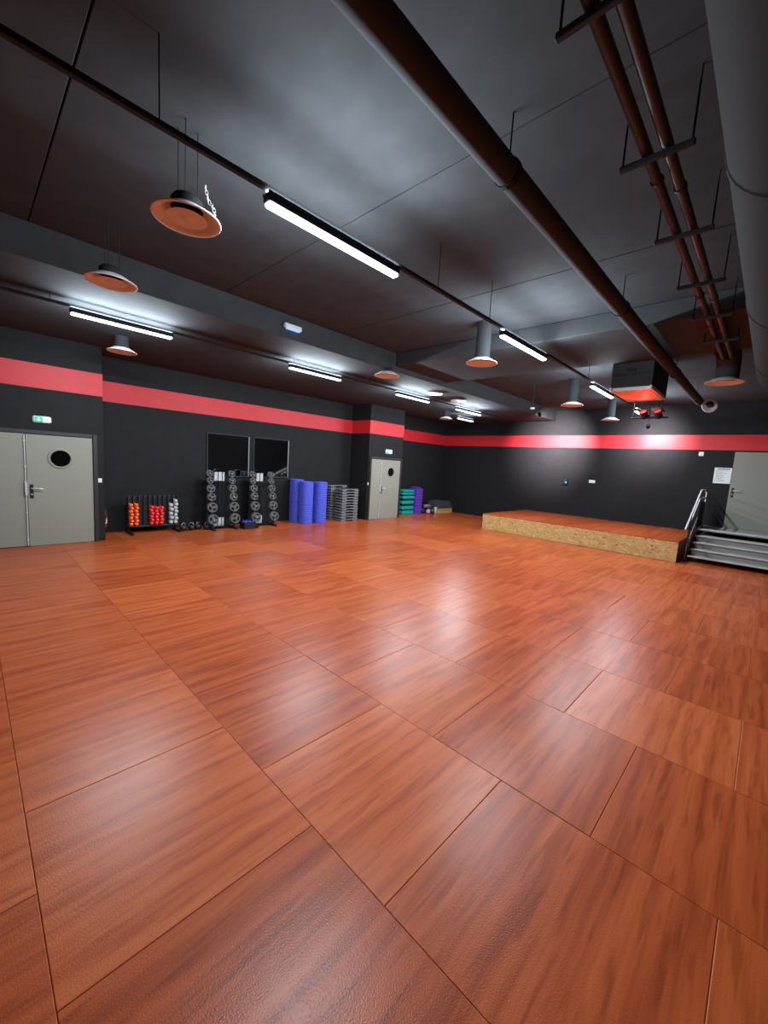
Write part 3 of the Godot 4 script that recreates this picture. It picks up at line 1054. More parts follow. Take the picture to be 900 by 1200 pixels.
func lamps() -> void:
	var AX := -2.605
	var LX := -6.625
	for r in [[AX, CEIL, "thin black lamp rail over the middle of the hall"], [LX, SOFFIT, "thin black lamp rail under the low soffit"]]:
		var o := thing("lamp_rail", r[2], "lamp rail", Vector3(r[0], LAMP_Y + 0.085, 0))
		var st := S()
		cbox(st, Vector3(0, 0.016, (1.5 - 12.7) * 0.5), Vector3(0.04, 0.032, 14.2), 0.004)
		part(st, "rail", M.blackmetal, o)
		for z in [0.9, -0.8, -3.3, -4.3, -6.4, -7.8, -9.8, -11.2, -12.5]:
			var top: float = r[1] - LAMP_Y - 0.085
			if r[0] > SOFFIT_X and z < -5.96 and z > -7.7: top -= 0.24
			st = S()
			tube(st, Vector3(0, 0.03, z), Vector3(0, top, z), 0.004, 6)
			part(st, "suspension_wire", M.blackmetal, o)
	var ga := "linear lamps on the middle rail"
	lamp(AX, -1.44, -2.70, LAMP_Y, "first white linear lamp on the middle rail, beside the chained air diffuser", ga)
	lamp(AX, -4.62, -5.90, LAMP_Y, "second white linear lamp along the middle rail", ga)
	lamp(AX, -8.02, -9.32, LAMP_Y, "third white linear lamp along the middle rail, beside the boxed ceiling unit", ga)
	lamp(AX, -11.35, -12.62, LAMP_Y, "last white linear lamp on the middle rail, over the stage", ga)
	var gl := "linear lamps under the low soffit"
	lamp(LX, -1.00, -2.19, LAMP_Y, "white linear lamp under the soffit before the wide double door", gl)
	lamp(LX, -4.20, -5.41, LAMP_Y, "white linear lamp under the soffit before the dark glass panels", gl)
	lamp(LX, -7.12, -8.36, LAMP_Y, "white linear lamp under the soffit before the black step stacks", gl)
	lamp(LX, -9.62, -10.90, LAMP_Y, "white linear lamp under the soffit before the narrow double door", gl)
	lamp(-7.72, -11.35, -12.25, LAMP_Y, "short white linear lamp under the soffit in the far corner", gl, 0.35)
	var st2 := S()
	cbox(st2, Vector3(0, 0.016, 0), Vector3(0.04, 0.032, 1.6), 0.004)
	for z in [-0.7, 0.7]: tube(st2, Vector3(0, 0.03, z), Vector3(0, SOFFIT - LAMP_Y - 0.085, z), 0.004, 6)
	tag(part(st2, "lamp_rail", M.blackmetal, self, Vector3(-7.72, LAMP_Y + 0.085, -11.8)), "short black lamp rail in the far corner", "lamp rail")

# ------------------------------------------------------------------ round air diffusers
func diffusers() -> void:
	var list := [
		[Vector3(-3.12, 3.40, -1.13), 0.220, "pale round air diffuser beside the first lamp of the middle rail", "rods"],
		[Vector3(-4.86, 3.40, -1.06), 0.220, "pale round air diffuser before the soffit edge, across from the first lamp", "rods"],
		[Vector3(-8.06, 3.40, -1.89), 0.220, "pale round air diffuser beyond the lamp by the wide double door", "duct"],
		[Vector3(-5.25, 3.40, -5.36), 0.225, "pale round air diffuser at the soffit edge beyond the emergency light", "rods"],
		[Vector3(-3.35, 3.40, -5.42), 0.230, "pale round air diffuser beside the second lamp of the middle rail", "duct"],
		[Vector3(-6.23, 3.60, -8.07), 0.200, "flat pale air diffuser tight under the soffit, beside the third soffit lamp", "duct"],
		[Vector3(-6.29, 3.60, -9.19), 0.205, "flat pale air diffuser tight under the soffit, just before the fourth soffit lamp", "duct"],
		[Vector3(-7.92, 3.40, -10.95), 0.215, "pale round air diffuser beside the short lamp in the far corner", "duct"],
		[Vector3(-3.50, 3.40, -9.63), 0.238, "pale round air diffuser beside the third lamp of the middle rail", "duct"],
		[Vector3(-3.44, 3.40, -12.40), 0.220, "pale round air diffuser hanging before the stage wall", "duct"],
		[Vector3(-0.74, 3.40, -8.27), 0.250, "pale round air diffuser on a black elbow at the end of the slim pipes", "duct"]]
	for d in list:
		var p: Vector3 = d[0]
		var o := thing("air_diffuser", d[2], "air diffuser", p, "round ceiling air diffusers")
		var k: float = d[1] / 0.22
		var flat: bool = p.y > 3.5
		# flared plate, seen from below with a groove and an air gap round the core
		var st := S()
		var hh := 0.022 if flat else 0.062
		lathe_soft(st, [Vector2(0.100, hh), Vector2(0.150, hh * 0.55), Vector2(0.172, 0.018), Vector2(0.180, 0.012), Vector2(0.190, 0.004), Vector2(0.216, -0.004), Vector2(0.220, 0.0)].map(func(v): return Vector2(v.x * k, v.y)), 40, Transform3D(Basis(), Vector3.ZERO), 1)
		lathe_soft(st, [Vector2(0.220, 0.0), Vector2(0.218, 0.006), Vector2(0.190, 0.014), Vector2(0.150, hh * 0.55 + 0.012), Vector2(0.105, hh + 0.012), Vector2(0.100, hh)].map(func(v): return Vector2(v.x * k, v.y)), 40, Transform3D(Basis(), Vector3.ZERO), 2)
		part(st, "flared_rim", M.diffuser, o)
		st = S()
		lathe_soft(st, [Vector2(0.0, 0.006), Vector2(0.030, 0.004), Vector2(0.036, 0.010), Vector2(0.070, 0.006), Vector2(0.110, 0.000), Vector2(0.128, 0.004)].map(func(v): return Vector2(v.x * k, v.y)), 40, Transform3D(Basis(), Vector3.ZERO), 1)
		lathe_soft(st, [Vector2(0.128, 0.004), Vector2(0.120, 0.010), Vector2(0.040, 0.016), Vector2(0.0, 0.018)].map(func(v): return Vector2(v.x * k, v.y)), 40, Transform3D(Basis(), Vector3.ZERO), 2)
		part(st, "core_plate", M.diffuser, o)
		st = S()
		tube(st, Vector3(0, 0.012, 0), Vector3(0, hh + 0.02, 0), 0.012 * k, 8)
		part(st, "core_stem", M.blackmetal, o)
		# neck up to the ceiling, an open black tube
		var top := (CEIL if p.x > SOFFIT_X else SOFFIT) - p.y
		if d[3] == "rods":
			st = S()
			lathe(st, [Vector2(0.098, hh), Vector2(0.102, hh), Vector2(0.102, hh + 0.05), Vector2(0.085, hh + 0.075), Vector2(0.0, hh + 0.08)].map(func(v): return Vector2(v.x * k, v.y)), 28)
			part(st, "collar", M.neck if M.has("neck") else neck_paint(), o)
			for q in 3:
				st = S()
				var t := TAU * q / 3 + 0.5
				var rod := Vector3(cos(t), 0, sin(t)) * 0.07 * k
				tube(st, rod + Vector3(0, hh + 0.07, 0), rod + Vector3(0, top, 0), 0.0035, 6)
				part(st, "hanger_rod", M.neck, o)
		elif flat or p.x < -0.9:
			st = S()
			var r := 0.100 * k
			lathe(st, [Vector2(r, hh), Vector2(r + 0.004, hh), Vector2(r + 0.004, top), Vector2(r, top), Vector2(r, hh)], 28)
			part(st, "neck", M.neck if M.has("neck") else neck_paint(), o)
		else:
			st = S()
			var pts := []
			for i in 9:
				var t := PI / 2 * i / 8
				pts.append(Vector3(0.02, 0.16 + sin(t) * 0.22, (1.0 - cos(t)) * 0.30))
			pts.push_front(Vector3(0.02, 0.05, 0))
			pts.append(Vector3(0.02, 0.38, 0.46))
			sweep(st, pts, 0.15, 24)
			part(st, "elbow", M.duct, o)
	# safety chain on the first one
	var o2: Node3D = get_node("air_diffuser")
	var ch := S()
	for i in 7:
		var c := Vector3(0.05 + 0.012 * sin(i * 1.3), 0.085 + 0.024 * i, -0.17 + 0.012 * i)
		var ring := []
		for q in 10:
			var t := TAU * q / 10
			var v := Vector3(cos(t) * 0.009, sin(t) * 0.016, 0)
			ring.append(c + (v if i % 2 == 0 else Vector3(0, v.y, v.x)))
		sweep(ch, ring, 0.0028, 6, true)
	tag(part(ch, "safety_chain", M.steel, o2), "short steel safety chain")

# ------------------------------------------------------------------ things on the walls
func wall_fittings() -> void:
	# two dark glass panels
	for k in 2:
		var z0: float = [-4.13, -5.36][k]
		var z1: float = [-5.24, -6.45][k]
		var o := thing("glass_panel", ["dark glass wall panel over the plate rack by the kettlebells", "dark glass wall panel over the plate rack by the blue mats"][k], "glass panel", Vector3(ROOM_LEFT, 1.26, (z0 + z1) * 0.5), "dark glass panels")
		var w := z0 - z1
		var st := S()
		cbox(st, Vector3(0.012, 0.52, 0), Vector3(0.022, 1.04, w - 0.03))
		part(st, "glass", M.panel, o)
		for sz in [-1.0, 1.0]:
			st = S()
			cbox(st, Vector3(0.018, 0.52, sz * (w * 0.5 - 0.011)), Vector3(0.034, 1.06, 0.022), 0.004)
			part(st, "side_trim", M.brushed if sz < 0 else M.duct, o)
		for y in [-0.004, 1.044]:
			st = S()
			cbox(st, Vector3(0.018, y, 0), Vector3(0.034, 0.02, w), 0.004)
			part(st, "edge_trim", M.duct, o)
	# back wall
	var b := thing("wall_sensor", "small black wall sensor with a blue light behind the stage", "sensor", Vector3(-5.06, 1.61, ROOM_BACK))
	var st2 := S()
	cbox(st2, Vector3(0, 0, 0.03), Vector3(0.15, 0.22, 0.06), 0.012)
	part(st2, "casing", M.iron, b)
	st2 = S()
	tube(st2, Vector3(0.03, -0.03, 0.058), Vector3(0.03, -0.03, 0.066), 0.025, 12)
	part(st2, "indicator_light", M.bluedot, b)
	wall_switch(Vector3(-4.23, 1.665, ROOM_BACK), 0.19, 0.095, Vector3(0, 0, 1), "wide white switch plate behind the stage")
	wall_switch(Vector3(-1.52, 2.63, ROOM_BACK), 0.11, 0.11, Vector3(0, 0, 1), "square white switch high on the wall above the handrail")
	# printed notice
	var n := thing("wall_notice", "white printed notice on the wall beside the plain grey door", "notice", Vector3(-1.00, 2.065, ROOM_BACK))
	st2 = S()
	cbox(st2, Vector3(0, 0, 0.004), Vector3(0.36, 0.42, 0.008), 0.001)
	part(st2, "sheet", M.white, n)
	st2 = S()
	var r := RandomNumberGenerator.new()
	r.seed = 4
	cbox(st2, Vector3(0.01, 0.175, 0.009), Vector3(0.26, 0.022, 0.003))
	for i in 9:
		var w := r.randf_range(0.10, 0.28)
		cbox(st2, Vector3(-0.15 + w * 0.5, 0.13 - i * 0.034, 0.009), Vector3(w, 0.007, 0.002))
	part(st2, "print", M.print if M.has("print") else print_ink(), n)
	# fire extinguisher on the side of the boxed-out wall
	var f := thing("fire_extinguisher", "red fire extinguisher tucked behind the boxed-out wall corner", "fire extinguisher", Vector3(-9.88, 0.16, -1.925))
	st2 = S()
	lathe_soft(st2, [Vector2(0, 0), Vector2(0.07, 0), Vector2(0.075, 0.015), Vector2(0.075, 0.28), Vector2(0.06, 0.33), Vector2(0.025, 0.36), Vector2(0.02, 0.39), Vector2(0, 0.39)], 20)
	part(st2, "cylinder", M.extinguisher, f)
	st2 = S()
	lathe_soft(st2, [Vector2(0.0755, 0.08), Vector2(0.0762, 0.085), Vector2(0.0762, 0.175), Vector2(0.0755, 0.18)], 20)
	tag(part(st2, "label_wrap", M.white, f), "white label")
	st2 = S()
	cbox(st2, Vector3(0, 0.41, 0), Vector3(0.04, 0.05, 0.04), 0.006)
	cbox(st2, Vector3(0.04, 0.44, 0), Vector3(0.12, 0.014, 0.025), 0.004)
	part(st2, "valve", M.iron, f)
	st2 = S()
	sweep(st2, [Vector3(0.02, 0.40, -0.02), Vector3(0.07, 0.38, -0.05), Vector3(0.085, 0.28, -0.04), Vector3(0.085, 0.10, -0.03)], 0.009, 8)
	part(st2, "hose", M.iron, f)
	st2 = S()
	cbox(st2, Vector3(0, 0.24, 0.085), Vector3(0.05, 0.10, 0.02))
	part(st2, "wall_bracket", M.blackmetal, f)

func neck_paint() -> Material:
	M.neck = mat(rgb(50, 51, 53), 0.9, 0.0, 0.1)
	return M.neck

func print_ink() -> Material:
	M.print = mat(rgb(70, 74, 74), 0.7)
	return M.print

# ------------------------------------------------------------------ gear by the long wall
func kettlebell_shape(o: Node3D, k: float, handle: Material) -> void:
	var st := S()
	lathe_soft(st, [Vector2(0, 0), Vector2(0.055, 0), Vector2(0.082, 0.03), Vector2(0.094, 0.075), Vector2(0.085, 0.12), Vector2(0.055, 0.15), Vector2(0, 0.16)].map(func(v): return v * k), 18)
	part(st, "bell", M.iron, o)
	st = S()
	var pts := []
	for i in 11:
		var t := PI * i / 10
		pts.append(Vector3(0, 0.12 + sin(t) * 0.10, -cos(t) * 0.062) * k)
	sweep(st, pts, 0.013 * k, 8)
	part(st, "handle", handle, o)

func dumbbell_mesh(r: float) -> ArrayMesh:
	# axis along x, two round heads and a grip
	var st := S()
	var turn := Transform3D(Basis(Vector3(0, -1, 0), Vector3(1, 0, 0), Vector3(0, 0, 1)), Vector3.ZERO)
	lathe_soft(st, [Vector2(0, -0.085), Vector2(r * 0.7, -0.083), Vector2(r, -0.068), Vector2(r, -0.045), Vector2(r * 0.6, -0.034), Vector2(0.013, -0.03), Vector2(0.013, 0.03), Vector2(r * 0.6, 0.034), Vector2(r, 0.045), Vector2(r, 0.068), Vector2(r * 0.7, 0.083), Vector2(0, 0.085)], 14, turn)
	return mesh_of(st)

func plate_mesh(r: float) -> ArrayMesh:
	# weight plate facing +x: rim, hub and three broad spokes with open grips between
	var st := S()
	var turn := Transform3D(Basis(Vector3(0, -1, 0), Vector3(1, 0, 0), Vector3(0, 0, 1)), Vector3.ZERO)
	var t := 0.02
	lathe(st, [Vector2(r * 0.76, t), Vector2(r * 0.76, -t), Vector2(r * 0.96, -t), Vector2(r, -t * 0.7), Vector2(r, t * 0.7), Vector2(r * 0.96, t), Vector2(r * 0.76, t)], 30, turn)
	lathe(st, [Vector2(r * 0.13, t * 1.2), Vector2(r * 0.13, -t), Vector2(r * 0.34, -t), Vector2(r * 0.34, t * 0.9), Vector2(r * 0.30, t * 1.2), Vector2(r * 0.13, t * 1.2)], 20, turn)
	for k in 3:
		var xf := Transform3D(Basis(Vector3(1, 0, 0), TAU * k / 3), Vector3.ZERO)
		var hw := r * 0.15
		var poly := PackedVector2Array([Vector2(-hw, r * 0.26), Vector2(hw, r * 0.26), Vector2(hw * 1.9, r * 0.80), Vector2(-hw * 1.9, r * 0.80)])
		prism(st, poly, -t * 0.8, t * 0.8, xf * Transform3D(Basis(Vector3(0, 0, -1), Vector3(0, 1, 0), Vector3(1, 0, 0)), Vector3.ZERO))
	return mesh_of(st)

func gear_left() -> void:
	# ---- small dumbbell rack
	var rx := -9.80
	var o := thing("dumbbell_rack", "low black rack of upright channels holding small coloured dumbbells", "rack", Vector3(rx, 0, -2.84))
	var st := S()
	for k in 11:
		st = S()
		cbox(st, Vector3(0.035, 0.49, 0.49 - 0.098 * k), Vector3(0.12, 0.64, 0.012), 0.003)
		part(st, "divider", M.rackpaint if M.has("rackpaint") else rack_paint(), o)
	for k in 10:
		st = S()
		cbox(st, Vector3(-0.02, 0.49, 0.441 - 0.098 * k), Vector3(0.012, 0.64, 0.084))
		part(st, "channel_back", M.rackpaint, o)
	st = S()
	cbox(st, Vector3(0.03, 0.155, 0), Vector3(0.16, 0.03, 1.0), 0.004)
	part(st, "bottom_tray", M.rackpaint, o)
	for sz in [-1.0, 1.0]:
		st = S()
		cbox(st, Vector3(0.0, 0.09, sz * 0.47), Vector3(0.05, 0.15, 0.04), 0.004)
		cbox(st, Vector3(0.09, 0.025, sz * 0.47), Vector3(0.50, 0.05, 0.05), 0.008)
		part(st, "foot", M.blackmetal, o)
	# dumbbells: [column, count, pitch, radius, material, label, group]
	var cols := [
		[0, 7, 0.068, 0.037, M.orange, "small orange dumbbell in the end channel of the rack", "orange dumbbells in the rack"],
		[1, 7, 0.069, 0.037, M.orange, "small orange dumbbell in the second channel of the rack", "orange dumbbells in the rack"],
		[4, 6, 0.070, 0.038, M.redvinyl, "small red dumbbell in the channel nearest the orange ones", "red dumbbells in the rack"],
		[5, 6, 0.066, 0.038, M.redvinyl, "small red dumbbell in the middle red channel", "red dumbbells in the rack"],
		[6, 6, 0.067, 0.038, M.redvinyl, "small red dumbbell in the channel nearest the grey ones", "red dumbbells in the rack"],
		[8, 5, 0.096, 0.043, M.greyvinyl, "grey dumbbell in the lower grey stack", "grey dumbbells in the rack"],
		[9, 7, 0.080, 0.041, M.greyvinyl, "grey dumbbell in the taller grey stack", "grey dumbbells in the rack"]]
	var cache := {}
	for c in cols:
		for i in c[1]:
			if not cache.has(c[3]): cache[c[3]] = dumbbell_mesh(c[3])
			var dy: float = c[2]
			var jig: float = 0.008 * (1 if i % 2 == 0 else -1)
			var d := inst(cache[c[3]], "dumbbell", c[4], self, Vector3(rx + 0.075, 0.175 + c[3] + dy * i, -2.84 + 0.441 - 0.098 * c[0] + jig))
			tag(d, "%s, %s from the floor" % [c[5], nth(i)], "dumbbell", c[6])
	# ---- kettlebells
	var kb := thing("kettlebell", "black kettlebell with shiny handle on the floor, next to the dumbbell rack", "kettlebell", Vector3(-9.62, 0, -3.42), "kettlebells on the floor")
	kettlebell_shape(kb, 0.84, M.chromehandle if M.has("chromehandle") else chrome_handle())
	kb.rotation_degrees.y = 20
	var kz := [-3.60, -3.77, -3.93]
	var kl := ["second black kettlebell from the dumbbell rack", "third black kettlebell from the dumbbell rack", "black kettlebell on the floor, next to the plate rack"]
	for i in 3:
		var c2 := copy(kb, Vector3(-9.62 + [0.0, -0.06, 0.06][i], 0, kz[i]), kl[i])
		c2.rotation_degrees.y = [-15, 40, 10][i]

	# ---- plate racks with bars
	plate_rack([-4.02, -4.56], -4.30, "by the kettlebells", 5)
	plate_rack([-5.12, -5.64], -5.40, "by the blue mats", 4)

	# ---- bin with blue collars
	o = thing("storage_bin", "low black bin of blue collars between the plate racks", "bin", Vector3(-9.34, 0, -4.86))
	st = S()
	cbox(st, Vector3(0, 0.055, 0), Vector3(0.245, 0.10, 0.285), 0.003)
	part(st, "bottom", M.iron, o)
	for s in [[Vector3(0.125, 0.085, 0), Vector3(0.012, 0.17, 0.30)], [Vector3(-0.125, 0.085, 0), Vector3(0.012, 0.17, 0.30)], [Vector3(0, 0.085, 0.145), Vector3(0.26, 0.17, 0.012)], [Vector3(0, 0.085, -0.145), Vector3(0.26, 0.17, 0.012)]]:
		st = S()
		cbox(st, s[0], s[1], 0.003)
		part(st, "side", M.iron, o)
	var ring := S()
	lathe_soft(ring, [Vector2(0.018, -0.02), Vector2(0.036, -0.02), Vector2(0.040, 0.0), Vector2(0.036, 0.02), Vector2(0.018, 0.02), Vector2(0.018, -0.02)], 14)
	cbox(ring, Vector3(0.05, 0, 0), Vector3(0.04, 0.018, 0.02), 0.004)
	var rm := mesh_of(ring)
	for i in 6:
		var b := inst(rm, "barbell_collar", M.bluesmall, self, Vector3(-9.34 + [-0.055, 0.055][i % 2], 0.150, -4.86 + [-0.09, 0.0, 0.09][i / 2]))
		b.rotation_degrees = Vector3(rng.randf_range(-25, 25), [70, 110][i % 2], 90)
		tag(b, "small blue barbell collar in the low black bin", "collar", "blue collars in the bin")

	# ---- three stacks of blue mats
	var poly := PackedVector2Array()
	var hw := 0.180
	var cr := 0.125
	for q in 4:
		var cc := Vector2([1, -1, -1, 1][q] * (hw - cr), [1, 1, -1, -1][q] * (hw - cr))
		for i in 5:
			var t := PI / 2 * q + PI / 2 * i / 4
			poly.append(cc + Vector2(cos(t), sin(t)) * cr)
	var pitch := 0.0425
	var layer := S()
	var rings := []
	for k in [[0.955, 0.0], [1.0, 0.011], [1.0, pitch - 0.014], [0.955, pitch - 0.003]]:
		var rg := []
		for v in poly: rg.append(Vector3(v.x * k[0], k[1], -v.y * k[0]))
		rings.append(rg)
	for i in 3:
		layer.set_smooth_group(i + 1)
		for k in poly.size():
			quad(layer, rings[i][k], rings[i][(k + 1) % poly.size()], rings[i + 1][(k + 1) % poly.size()], rings[i + 1][k])
	layer.set_smooth_group(-1)
	for k in poly.size():
		tri(layer, Vector3(0, pitch - 0.003, 0), rings[3][k], rings[3][(k + 1) % poly.size()])
		tri(layer, Vector3.ZERO, rings[0][(k + 1) % poly.size()], rings[0][k])
	var lm := mesh_of(layer)
	var stacks := [
		[Vector3(-9.47, 0, -6.68), 28, "blue foam mat in the foremost stack"],
		[Vector3(-9.43, 0, -7.14), 28, "blue foam mat in the stack beside the black steps"],
		[Vector3(-9.86, 0, -6.62), 29, "blue foam mat in the stack set back to the wall"]]
	for s in stacks:
		for i in s[1]:
			var b := inst(lm, "foam_mat", M.blue, self, s[0] + Vector3(rng.randf_range(-0.004, 0.004), pitch * i, rng.randf_range(-0.004, 0.004)))
			b.rotation_degrees.y = rng.randf_range(-1.5, 1.5)
			tag(b, "%s, %s from the floor" % [s[2], nth(i)], "foam mat", "stacked blue foam mats")

	# ---- two stacks of black aerobic steps
	var sp := 0.084
	var prof := PackedVector2Array([Vector2(-0.315, 0.0), Vector2(-0.17, 0.0), Vector2(-0.125, 0.038), Vector2(0.125, 0.038), Vector2(0.17, 0.0), Vector2(0.315, 0.0), Vector2(0.325, 0.010), Vector2(0.325, 0.056), Vector2(0.305, sp - 0.014), Vector2(-0.305, sp - 0.014), Vector2(-0.325, 0.056), Vector2(-0.325, 0.010)])
	var step := S()
	prism(step, prof, -0.17, 0.17, Transform3D(Basis(Vector3(0, 0, -1), Vector3(0, 1, 0), Vector3(1, 0, 0)), Vector3.ZERO))
	cbox(step, Vector3(0, 0.036, 0.338), Vector3(0.24, 0.044, 0.03), 0.010)
	cbox(step, Vector3(0, 0.036, -0.338), Vector3(0.24, 0.044, 0.03), 0.010)
	var sm := mesh_of(step)
	var grip := S()
	cbox(grip, Vector3(0, sp - 0.012, 0), Vector3(0.28, 0.006, 0.56), 0.002)
	var gm := mesh_of(grip)
	for s in [[Vector3(-9.42, 0, -8.16), 12, "black aerobic step in the front stack"], [Vector3(-9.88, 0, -8.08), 13, "black aerobic step in the rear stack"]]:
		for i in s[1]:
			var b := thing("aerobic_step", "%s, %s from the floor" % [s[2], nth(i)], "aerobic step", s[0] + Vector3(rng.randf_range(-0.004, 0.004), sp * i, rng.randf_range(-0.006, 0.006)), "stacked black aerobic steps")
			inst(sm, "platform", M.stepgrey, b)
			inst(gm, "grip_top", M.iron, b)

func rack_paint() -> Material:
	M.rackpaint = mat(rgb(46, 46, 48), 0.5)
	return M.rackpaint
func chrome_handle() -> Material:
	M.chromehandle = mat(rgb(150, 150, 150), 0.3, 0.8)
	return M.chromehandle

func plate_rack(zs: Array, zc: float, where: String, bars: int) -> void:
	var o := thing("plate_rack", "black sloping plate rack with vertical bars, standing " + where, "rack", Vector3(-9.65, 0, zc))
	var st := S()
	# sloping front uprights with pegs
	for z in zs:
		st = S()
		var a := Vector3(0.20, 0.05, z - zc)
		var b := Vector3(-0.10, 1.42, z - zc)
		var mid := (a + b) * 0.5
		var dirv := (b - a).normalized()
		cbox(st, Vector3.ZERO, Vector3(0.05, a.distance_to(b), 0.06), 0.004, Transform3D(Basis(dirv.cross(Vector3(0, 0, 1)), dirv, Vector3(0, 0, 1)), mid))
		part(st, "upright", M.blackmetal, o)
		st = S()
		cbox(st, Vector3(0.05, 0.025, z - zc), Vector3(0.60, 0.05, 0.06), 0.004)
		part(st, "foot", M.blackmetal, o)
	st = S()
	cbox(st, Vector3(-0.05, 0.05, 0), Vector3(0.30, 0.03, 0.52), 0.004)
	part(st, "base_tray", M.blackmetal, o)
	st = S()
	cbox(st, Vector3(-0.12, 1.08, 0), Vector3(0.03, 0.05, 0.52), 0.004)
	part(st, "cross_bar", M.blackmetal, o)
	st = S()
	cbox(st, Vector3(-0.24, 0.66, 0), Vector3(0.02, 1.24, 0.50), 0.004)
	part(st, "back_sheet", M.blackmetal, o)
	var ys := [1.34, 1.175, 0.985, 0.785, 0.540, 0.260]
	var rs := [0.080, 0.078, 0.096, 0.096, 0.118, 0.122]
	for z in zs:
		for i in 6:
			var y: float = ys[i]
			var x := 0.20 + (-0.30) * (y - 0.05) / 1.37
			st = S()
			tube(st, Vector3(x, y, z - zc), Vector3(x + 0.15, y, z - zc), 0.0115, 10)
			part(st, "peg", M.steel if rng.randf() < 0.4 else M.brushed, o)
			var key := "plate%.3f" % rs[i]
			if not M.has(key): M[key] = plate_mesh(rs[i])
			for q in 2:
				var p := inst(M[key], "weight_plate", M.rubber, self, Vector3(-9.65 + x + 0.055 + 0.046 * q, y - rs[i] * 0.13 + 0.012, z))
				p.rotation_degrees.x = rng.randf() * 120.0
				p.position.y = y
				tag(p, "%s plate, %s peg from top, %s column, rack %s" % ["front grey" if q == 1 else "back grey", nth(i), "door-side" if z == zs[0] else "far", where], "weight plate", "weight plates on the racks")
	# bars standing upright in the middle
	for k in bars:
		var bz := zc + 0.16 - 0.052 * k
		var b := thing("barbell", "black barbell with chrome ends upright in the rack %s, %s one along" % [where, nth(k)], "barbell", Vector3(-9.62 - 0.03 * (k % 2), 0.068, bz), "upright barbells in the racks")
		st = S()
		tube(st, Vector3(0, 0.20, 0), Vector3(0, 1.10, 0), 0.016, 10)
		part(st, "shaft", M.blackmetal, b)
		for e in [[0.0, 0.20], [1.10, 1.31]]:
			st = S()
			tube(st, Vector3(0, e[0], 0), Vector3(0, e[1], 0), 0.024, 12)
			part(st, "sleeve", M.chrome, b)

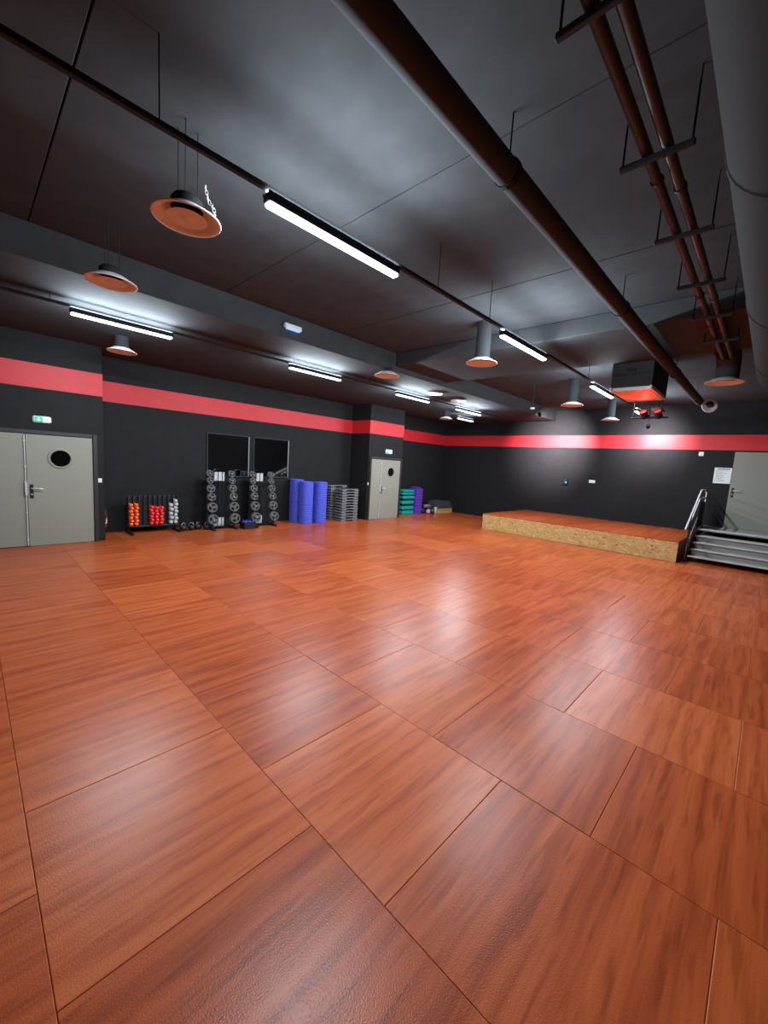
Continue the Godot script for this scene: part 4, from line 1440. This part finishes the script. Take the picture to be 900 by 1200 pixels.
# ------------------------------------------------------------------ gear in the far corner
func gear_far() -> void:
	# ---- teal steps on black feet
	var hs := [0.120, 0.115, 0.115, 0.100, 0.070, 0.070]
	var ys := [0.015, 0.195, 0.395, 0.590, 0.740, 0.840]
	var prev := 0.0
	var words := ["lowest teal step in the stack on black feet", "second teal step from the floor", "third teal step from the floor", "fourth teal step from the floor", "thin teal step under the topmost one", "topmost thin teal step on the stack"]
	for i in 6:
		var b := thing("teal_step", words[i], "aerobic step", Vector3(-9.88, prev, -11.43), "stacked teal steps")
		var y: float = ys[i] - prev
		var st := S()
		var t: float = hs[i]
		prism(st, PackedVector2Array([Vector2(-0.32, y), Vector2(0.32, y), Vector2(0.335, y + t * 0.35), Vector2(0.31, y + t), Vector2(-0.31, y + t), Vector2(-0.335, y + t * 0.35)]), -0.19, 0.19, Transform3D(Basis(Vector3(0, 0, -1), Vector3(0, 1, 0), Vector3(1, 0, 0)), Vector3(0, 0, rng.randf_range(-0.02, 0.02))))
		part(st, "platform", M.teal, b)
		if y > 0.012:
			for s in [[-1, -1], [1, -1], [1, 1], [-1, 1]]:
				st = S()
				cbox(st, Vector3(s[0] * 0.13, y * 0.5, s[1] * 0.24), Vector3(0.10, y, 0.14), 0.004)
				part(st, "foot", M.iron, b)
			st = S()
			cbox(st, Vector3(0.12, y * 0.5, 0), Vector3(0.06, y, 0.36), 0.004)
			part(st, "skirt", M.iron, b)
		prev = ys[i] + t
	# ---- purple steps
	var pp := 0.108
	var st2 := S()
	cbox(st2, Vector3(0, 0.045, 0), Vector3(0.40, 0.090, 0.38), 0.010)
	cbox(st2, Vector3(0, 0.096, 0), Vector3(0.36, 0.014, 0.34), 0.003)
	var pm := mesh_of(st2)
	for i in 9:
		var b := inst(pm, "purple_riser", M.purple, self, Vector3(-9.80, pp * i, -11.97) + Vector3(rng.randf_range(-0.004, 0.004), 0, rng.randf_range(-0.004, 0.004)))
		tag(b, "purple plastic step block in the tall stack, %s from the floor" % nth(i), "step block", "stacked purple step blocks")
	st2 = S()
	cbox(st2, Vector3(0, 0.024, 0), Vector3(0.30, 0.045, 0.26), 0.012)
	tag(part(st2, "purple_riser", M.purple, self, Vector3(-9.82, pp * 9, -11.97)), "smaller purple block lying on top of the purple stack", "step block")
	# ---- ball and kettlebells
	st2 = S()
	ball(st2, Vector3(0, 0.09, 0), 0.09, 20)
	var lb := thing("lilac_ball", "small lilac ball on the floor beside the purple stack", "ball", Vector3(-9.44, 0, -12.36))
	part(st2, "shell", M.lilac, lb)
	st2 = S()
	tube(st2, Vector3(0.06, 0.155, 0), Vector3(0.064, 0.162, 0), 0.008, 8)
	part(st2, "valve", M.white, lb)
	var src: Node3D = get_node("kettlebell")
	var spots := [
		[Vector3(-9.42, 0, -12.60), 30.0, "black kettlebell on the floor beside the lilac ball"],
		[Vector3(-9.62, 0, -12.55), 100.0, "black kettlebell behind the one beside the lilac ball"],
		[Vector3(-9.66, 0, -12.32), -40.0, "black kettlebell between the lilac ball and the wall"]]
	for s in spots:
		var c := copy(src, s[0], s[2])
		c.rotation_degrees.y = s[1]
	# bag of pale and black rollers lying on the kettlebells
	st2 = S()
	for k in 1:
		lathe_soft(st2, [Vector2(0, 0), Vector2(0.055, 0.004), Vector2(0.07, 0.03), Vector2(0.07, 0.27), Vector2(0.055, 0.296), Vector2(0, 0.30)], 16, Transform3D(frame_of(Vector3(0.25, 0.05, -1.0)), Vector3(0, 0.07, 0.15)))
	tag(part(st2, "foam_roller", M.stepgrey, self, Vector3(-9.60, 0.215, -12.42)), "grey foam roller resting on the kettlebells", "foam roller")
	st2 = S()
	lathe_soft(st2, [Vector2(0, 0), Vector2(0.055, 0.004), Vector2(0.065, 0.03), Vector2(0.065, 0.23), Vector2(0.055, 0.256), Vector2(0, 0.26)], 16)
	tag(part(st2, "white_roller", M.greyvinyl, self, Vector3(-9.42, 0.0, -12.80)), "pale roller standing on end beside the wooden crate", "foam roller")

	# ---- wooden crate with folded black mats on it
	var cr := thing("wooden_crate", "low wooden crate under the folded black mats in the corner", "crate", Vector3(-9.62, 0, -13.38))
	var cm := mat_mesh_box(0.50, 0.185, 0.98)
	inst(cm, "body", M.crate, cr)
	st2 = S()
	for y in [0.012, 0.175]: cbox(st2, Vector3(0.255, y, 0), Vector3(0.012, 0.022, 0.98), 0.002)
	part(st2, "edge_strip", M.cratelight if M.has("cratelight") else crate_light(), cr)
	for i in 6:
		var mm := S()
		var w := 1.06 - 0.03 * i
		var hgt := 0.042
		var pts := PackedVector2Array()
		var up := PackedVector2Array()
		for k in 13:
			var u := -0.5 + k / 12.0
			var sag := 0.012 * sin(u * 7.0 + 1.0) + 0.012
			pts.append(Vector2(u * w, sag))
			up.append(Vector2(u * w, sag + hgt))
		up.reverse()
		pts.append_array(up)
		prism(mm, pts, -0.26 + 0.02 * (i % 2), 0.26 - 0.015 * i, Transform3D(Basis(Vector3(0, 0, -1), Vector3(0, 1, 0), Vector3(1, 0, 0)), Vector3.ZERO))
		tag(part(mm, "folded_mat", M.matblack, self, Vector3(-9.62, 0.192 + 0.046 * i, -13.36 + 0.02 * (i % 3))), "folded black mat on the wooden crate, %s from the bottom" % nth(i), "mat", "folded black mats on the crate")

func crate_light() -> Material:
	M.cratelight = mat(rgb(188, 138, 76), 0.7)
	return M.cratelight

func mat_mesh_box(w: float, h: float, d: float) -> ArrayMesh:
	var st := SurfaceTool.new()
	st.begin(Mesh.PRIMITIVE_TRIANGLES)
	st.set_smooth_group(-1)
	var q := func(a: Vector3, b: Vector3, c: Vector3, e: Vector3):
		var k := 0
		for p in [a, c, b, a, e, c]:
			var i := [0, 2, 1, 0, 3, 2][k] as int
			st.set_uv([Vector2(0, 0), Vector2(0, 1), Vector2(0.3, 1), Vector2(0.3, 0)][i])
			st.add_vertex(p)
			k += 1
	var x := w * 0.5
	var z := d * 0.5
	q.call(Vector3(x, 0, z), Vector3(x, 0, -z), Vector3(x, h, -z), Vector3(x, h, z))
	q.call(Vector3(-x, 0, -z), Vector3(-x, 0, z), Vector3(-x, h, z), Vector3(-x, h, -z))
	q.call(Vector3(-x, 0, z), Vector3(x, 0, z), Vector3(x, h, z), Vector3(-x, h, z))
	q.call(Vector3(x, 0, -z), Vector3(-x, 0, -z), Vector3(-x, h, -z), Vector3(x, h, -z))
	q.call(Vector3(-x, h, z), Vector3(x, h, z), Vector3(x, h, -z), Vector3(-x, h, -z))
	q.call(Vector3(-x, 0, -z), Vector3(x, 0, -z), Vector3(x, 0, z), Vector3(-x, 0, z))
	st.generate_normals()
	return st.commit()
